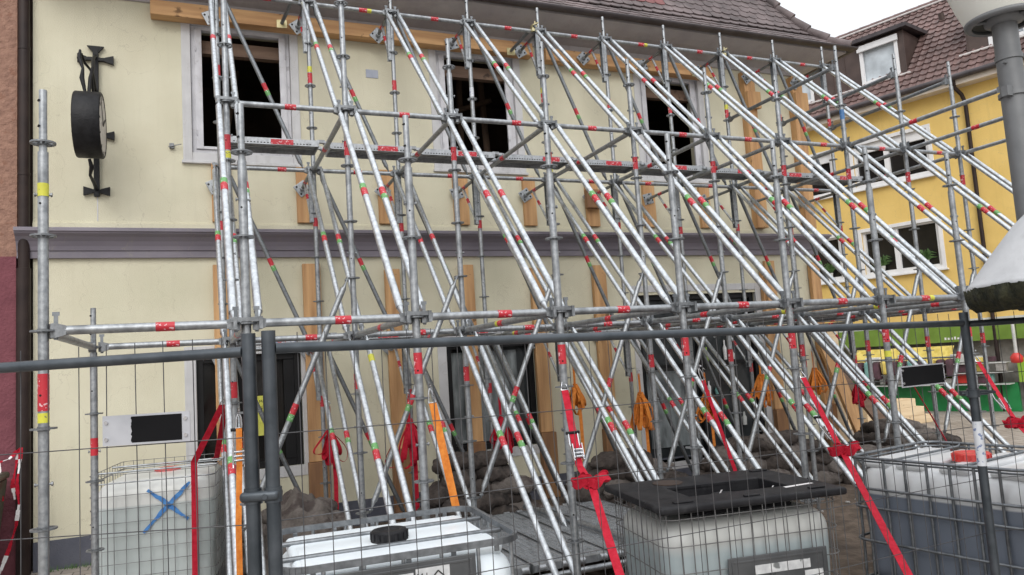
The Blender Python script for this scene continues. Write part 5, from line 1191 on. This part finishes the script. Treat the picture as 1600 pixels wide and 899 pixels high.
mb = MB(); mb.tube((4.34, -1.875, -.98), (4.34, -1.875, -.76), .0222, 16, caps=False); mb.build('sticker', 'white_st', FB[0])
def plate(A, d, s0, s1, z0, z1, b0, b1, label):
    A = Vector(A); nn = Vector((0, 0, 1)).cross(Vector(d)).normalized(); nn = nn if nn.y < 0 or nn.x < -.5 else -nn
    if (CAMP-A).dot(nn) < 0: nn = -nn
    q = lambda s_, z, k: A+Vector(d)*s_+Vector((0, 0, z))+nn*(.026+k)
    c = (q(s0, z0, 0)+q(s1, z1, 0))/2; t = thing('sign_plate', c, label, 'sign', 'plates wired to the fence')
    mb = MB(); mb.obox(c, Vector(d)*(s1-s0)/2, nn*.0015, Vector((0, 0, (z1-z0)/2))); p = mb.build('sheet', 'signgrey', t)
    mb = MB(); n_ = 16; vs = [q(b0+random.uniform(-.002, .002), z0+.006+(z1-z0-.012)*k/n_, .0022) for k in range(n_+1)]+[q(b1, z1-.006, .0022), q(b1, z0+.006, .0022)]
    mb.add(vs, [tuple(range(len(vs)))]); mb.build('blacked_out_field', 'signblack', t)
    for s_ in (s1-.012, s0+.012):
        for z in (z0+.02, z1-.02): mb = MB(); mb.tube(q(s_, z, .001), q(s_, z, .006), .006, 10); mb.build('bolt', 'chrome', t)
dA = Vector((.921, -.390, 0)).normalized()
plate((.883, -2.058, 0), -dA, .174, .438, -.488, -.398, .351, .198, 'grey plate with a ragged black field hanging on the left fence panel')
dB = (Vector((4.34, -1.875, 0))-Vector((.940, -2.080, 0))).normalized()
plate((.940, -2.080, 0), dB, 2.843, 3.162, -.553, -.453, 2.851, 3.154, 'small black plate in a grey frame on the fence near the right post')

# ------------------------------------------------------------------ street lamp and capped pillar at the right edge
lp = thing('street_lamp', (5.203, -1.729, G), 'grey street lamp with frosted glass bowl at the upper right corner', 'street lamp')
lx, ly = 5.203, -1.729
mb = MB(); mb.tube((lx, ly, G), (lx, ly, 1.50), .070, 28, 0, .066); mb.tube((lx, ly, 1.27), (lx, ly, 1.30), .073, 28); mb.tube((lx, ly, 1.05), (lx, ly, 1.075), .078, 28); mb.tube((lx, ly, G), (lx, ly, G+.5), .10, 24)
mb.obox((lx-.085, ly-.02, 1.07), (.025, 0, 0), (0, .018, 0), (0, 0, .03)); mb.obox((lx+.09, ly-.02, 1.07), (.02, 0, 0), (0, .018, 0), (0, 0, .03))
mb.tube((lx-.095, ly-.02, 1.245), (lx-.06, ly-.02, 1.245), .008, 8); mb.build('post', 'lampmetal', lp)
mb = MB(); mb.lathe((lx, ly, 0), [(.07, 1.49), (.10, 1.50), (.11, 1.56), (.06, 1.60)], 28); 
prof = [(.165, 1.505), (.185, 1.500), (.203, 1.510), (.205, 1.53), (.185, 1.535), (.165, 1.525)]; mb.lathe((lx, ly, 0), prof+[prof[0]], 48, cap=False)
for k in range(3):
    a = 2*PI*k/3+.5; mb.tube((lx+.09*math.cos(a), ly+.09*math.sin(a), 1.52), (lx+.17*math.cos(a), ly+.17*math.sin(a), 1.515), .010, 8)
mb.build('collar', 'lampmetal', lp)
mb = MB(); mb.lathe((lx, ly, 0), [(.200, 1.532), (.235, 1.62), (.275, 1.75), (.310, 1.90), (.305, 1.905), (.265, 1.76), (.193, 1.54)], 48, cap=False); mb.build('glass_bowl', 'glasslamp', lp)
mb = MB(); mb.lathe((lx, ly, 0), [(.34, 1.90), (.35, 1.93), (.25, 2.02), (.05, 2.08), (.0, 2.085)], 40); mb.build('hood', 'lampmetal', lp)
mb = MB(); mb.lathe((lx, ly, 0), [(.03, 1.58), (.06, 1.64), (.06, 1.8), (.03, 1.86)], 20); mb.build('bulb', 'white', lp)
px_, py_ = 4.85, -2.44
pl = thing('capped_pillar', (px_, py_, G), 'round pillar with weathered white domed cap and mossy rim at the right edge', 'pillar')
mb = MB(); mb.lathe((px_, py_, 0), [(.25, G), (.25, -.185)], 36); mb.build('shaft', 'concrete', pl)
mb = MB(); rp_ = random.Random(3); n = 72; prof = [(.735, -.120), (.74, -.10), (.725, -.085), (.70, -.055), (.62, .055), (.50, .205), (.36, .335), (.20, .43), (.001, .46)]
mb.lathe((px_, py_, 0), prof, n, cap=False); mb.build('cap', 'whitecap', pl)
mb = MB(); mb.lathe((px_, py_, 0), [(.742, -.105), (.744, -.11), (.735, -.17), (.70, -.205), (.5, -.195), (.24, -.18)], 240, cap=False)
mb.v = [tuple(Vector(p)+Vector((p[0]-px_, p[1]-py_, 0)).normalized()*.02*noise.noise(Vector(p)*24)+Vector((0, 0, (.022*noise.noise(Vector(p)*17)+.012*noise.noise(Vector(p)*45)) if p[2] < -.106 else 0))) for p in mb.v]
mb.build('mossy_rim', 'moss', pl)
# ------------------------------------------------------------------ barrier tape, grass
tp = thing('barrier_tape', (-.94, 4.35, -.88), 'torn red and white barrier tape dangling beside the dark downpipe', 'barrier tape')
for k, (pts, st0) in enumerate([([(-.92, 4.4, -.85), (-.93, 4.38, -1.0), (-.95, 4.36, -1.2), (-.93, 4.35, -1.4), (-.95, 4.33, -1.6), (-1.0, 4.3, -1.8), (-1.08, 4.25, -2.05)], 0), ([(-.93, 4.41, -.86), (-.96, 4.40, -1.0), (-.99, 4.38, -1.2), (-.97, 4.38, -1.35)], 1), ([(-.93, 4.40, -.86), (-1.02, 4.38, -.95), (-1.12, 4.36, -.98), (-1.25, 4.33, -.94)], 0), ([(-1.1, 4.36, -.98), (-1.09, 4.35, -1.15), (-1.07, 4.35, -1.35)], 1)]):
    P = []
    for a, b in zip(pts, pts[1:]):
        for j in range(4): P.append(Vector(a)+(Vector(b)-Vector(a))*j/4)
    P.append(Vector(pts[-1])); mb = MB()
    for j in range(len(P)-1):
        tw = .6*math.sin(j*.7+k); mb.ribbon([P[j], P[j+1]], .028+.012*math.sin(j), (math.cos(tw), math.sin(tw), .1), .001, (1 if ((j//3)+st0) % 3 == 1 else 0))
    mb.build('strip', ['strap_red', 'tape_white'], tp)
mb = MB(); rg = random.Random(5)
for k in range(900):
    x = rg.gauss(4.15, .22); y = rg.gauss(2.9, .3); h = rg.uniform(.03, .10); a = rg.uniform(0, 2*PI); dx, dy = math.cos(a)*.006, math.sin(a)*.006
    lx_, ly_ = rg.uniform(-.03, .03), rg.uniform(-.03, .03); z = G+.02
    mb.add([(x-dx, y-dy, z), (x+dx, y+dy, z), (x+lx_, y+ly_, z+h)], [(0, 1, 2)])
for k in range(260):
    x = rg.uniform(-.8, 1.0); y = 4.70+rg.uniform(-.05, .02); h = rg.uniform(.02, .07); z = G
    mb.add([(x-.004, y, z), (x+.004, y, z), (x+rg.uniform(-.02, .02), y-.01, z+h)], [(0, 1, 2)])
tag(mb.build('grass', 'leaf', None, (4.1, 2.9, G)), None, None, None, 'stuff')
mb = MB()
for k in range(130):
    x = rg.uniform(1.2, 9.8); y = rg.uniform(.2, 4.4); s_ = rg.uniform(.012, .04); mb.rbox((x, y, G+.05), (s_*1.5, s_, s_*.7), s_*.3, seg=1, rot=Matrix.Rotation(rg.uniform(0, 3), 3, 'Z'))
tag(mb.build('rubble', 'concrete', None, (5, 2, G)), None, None, None, 'stuff')

for o in bpy.data.objects:
    if 'label' in o and len(o['label'].split()) > 16: print('LONG', len(o['label'].split()), o['label'])
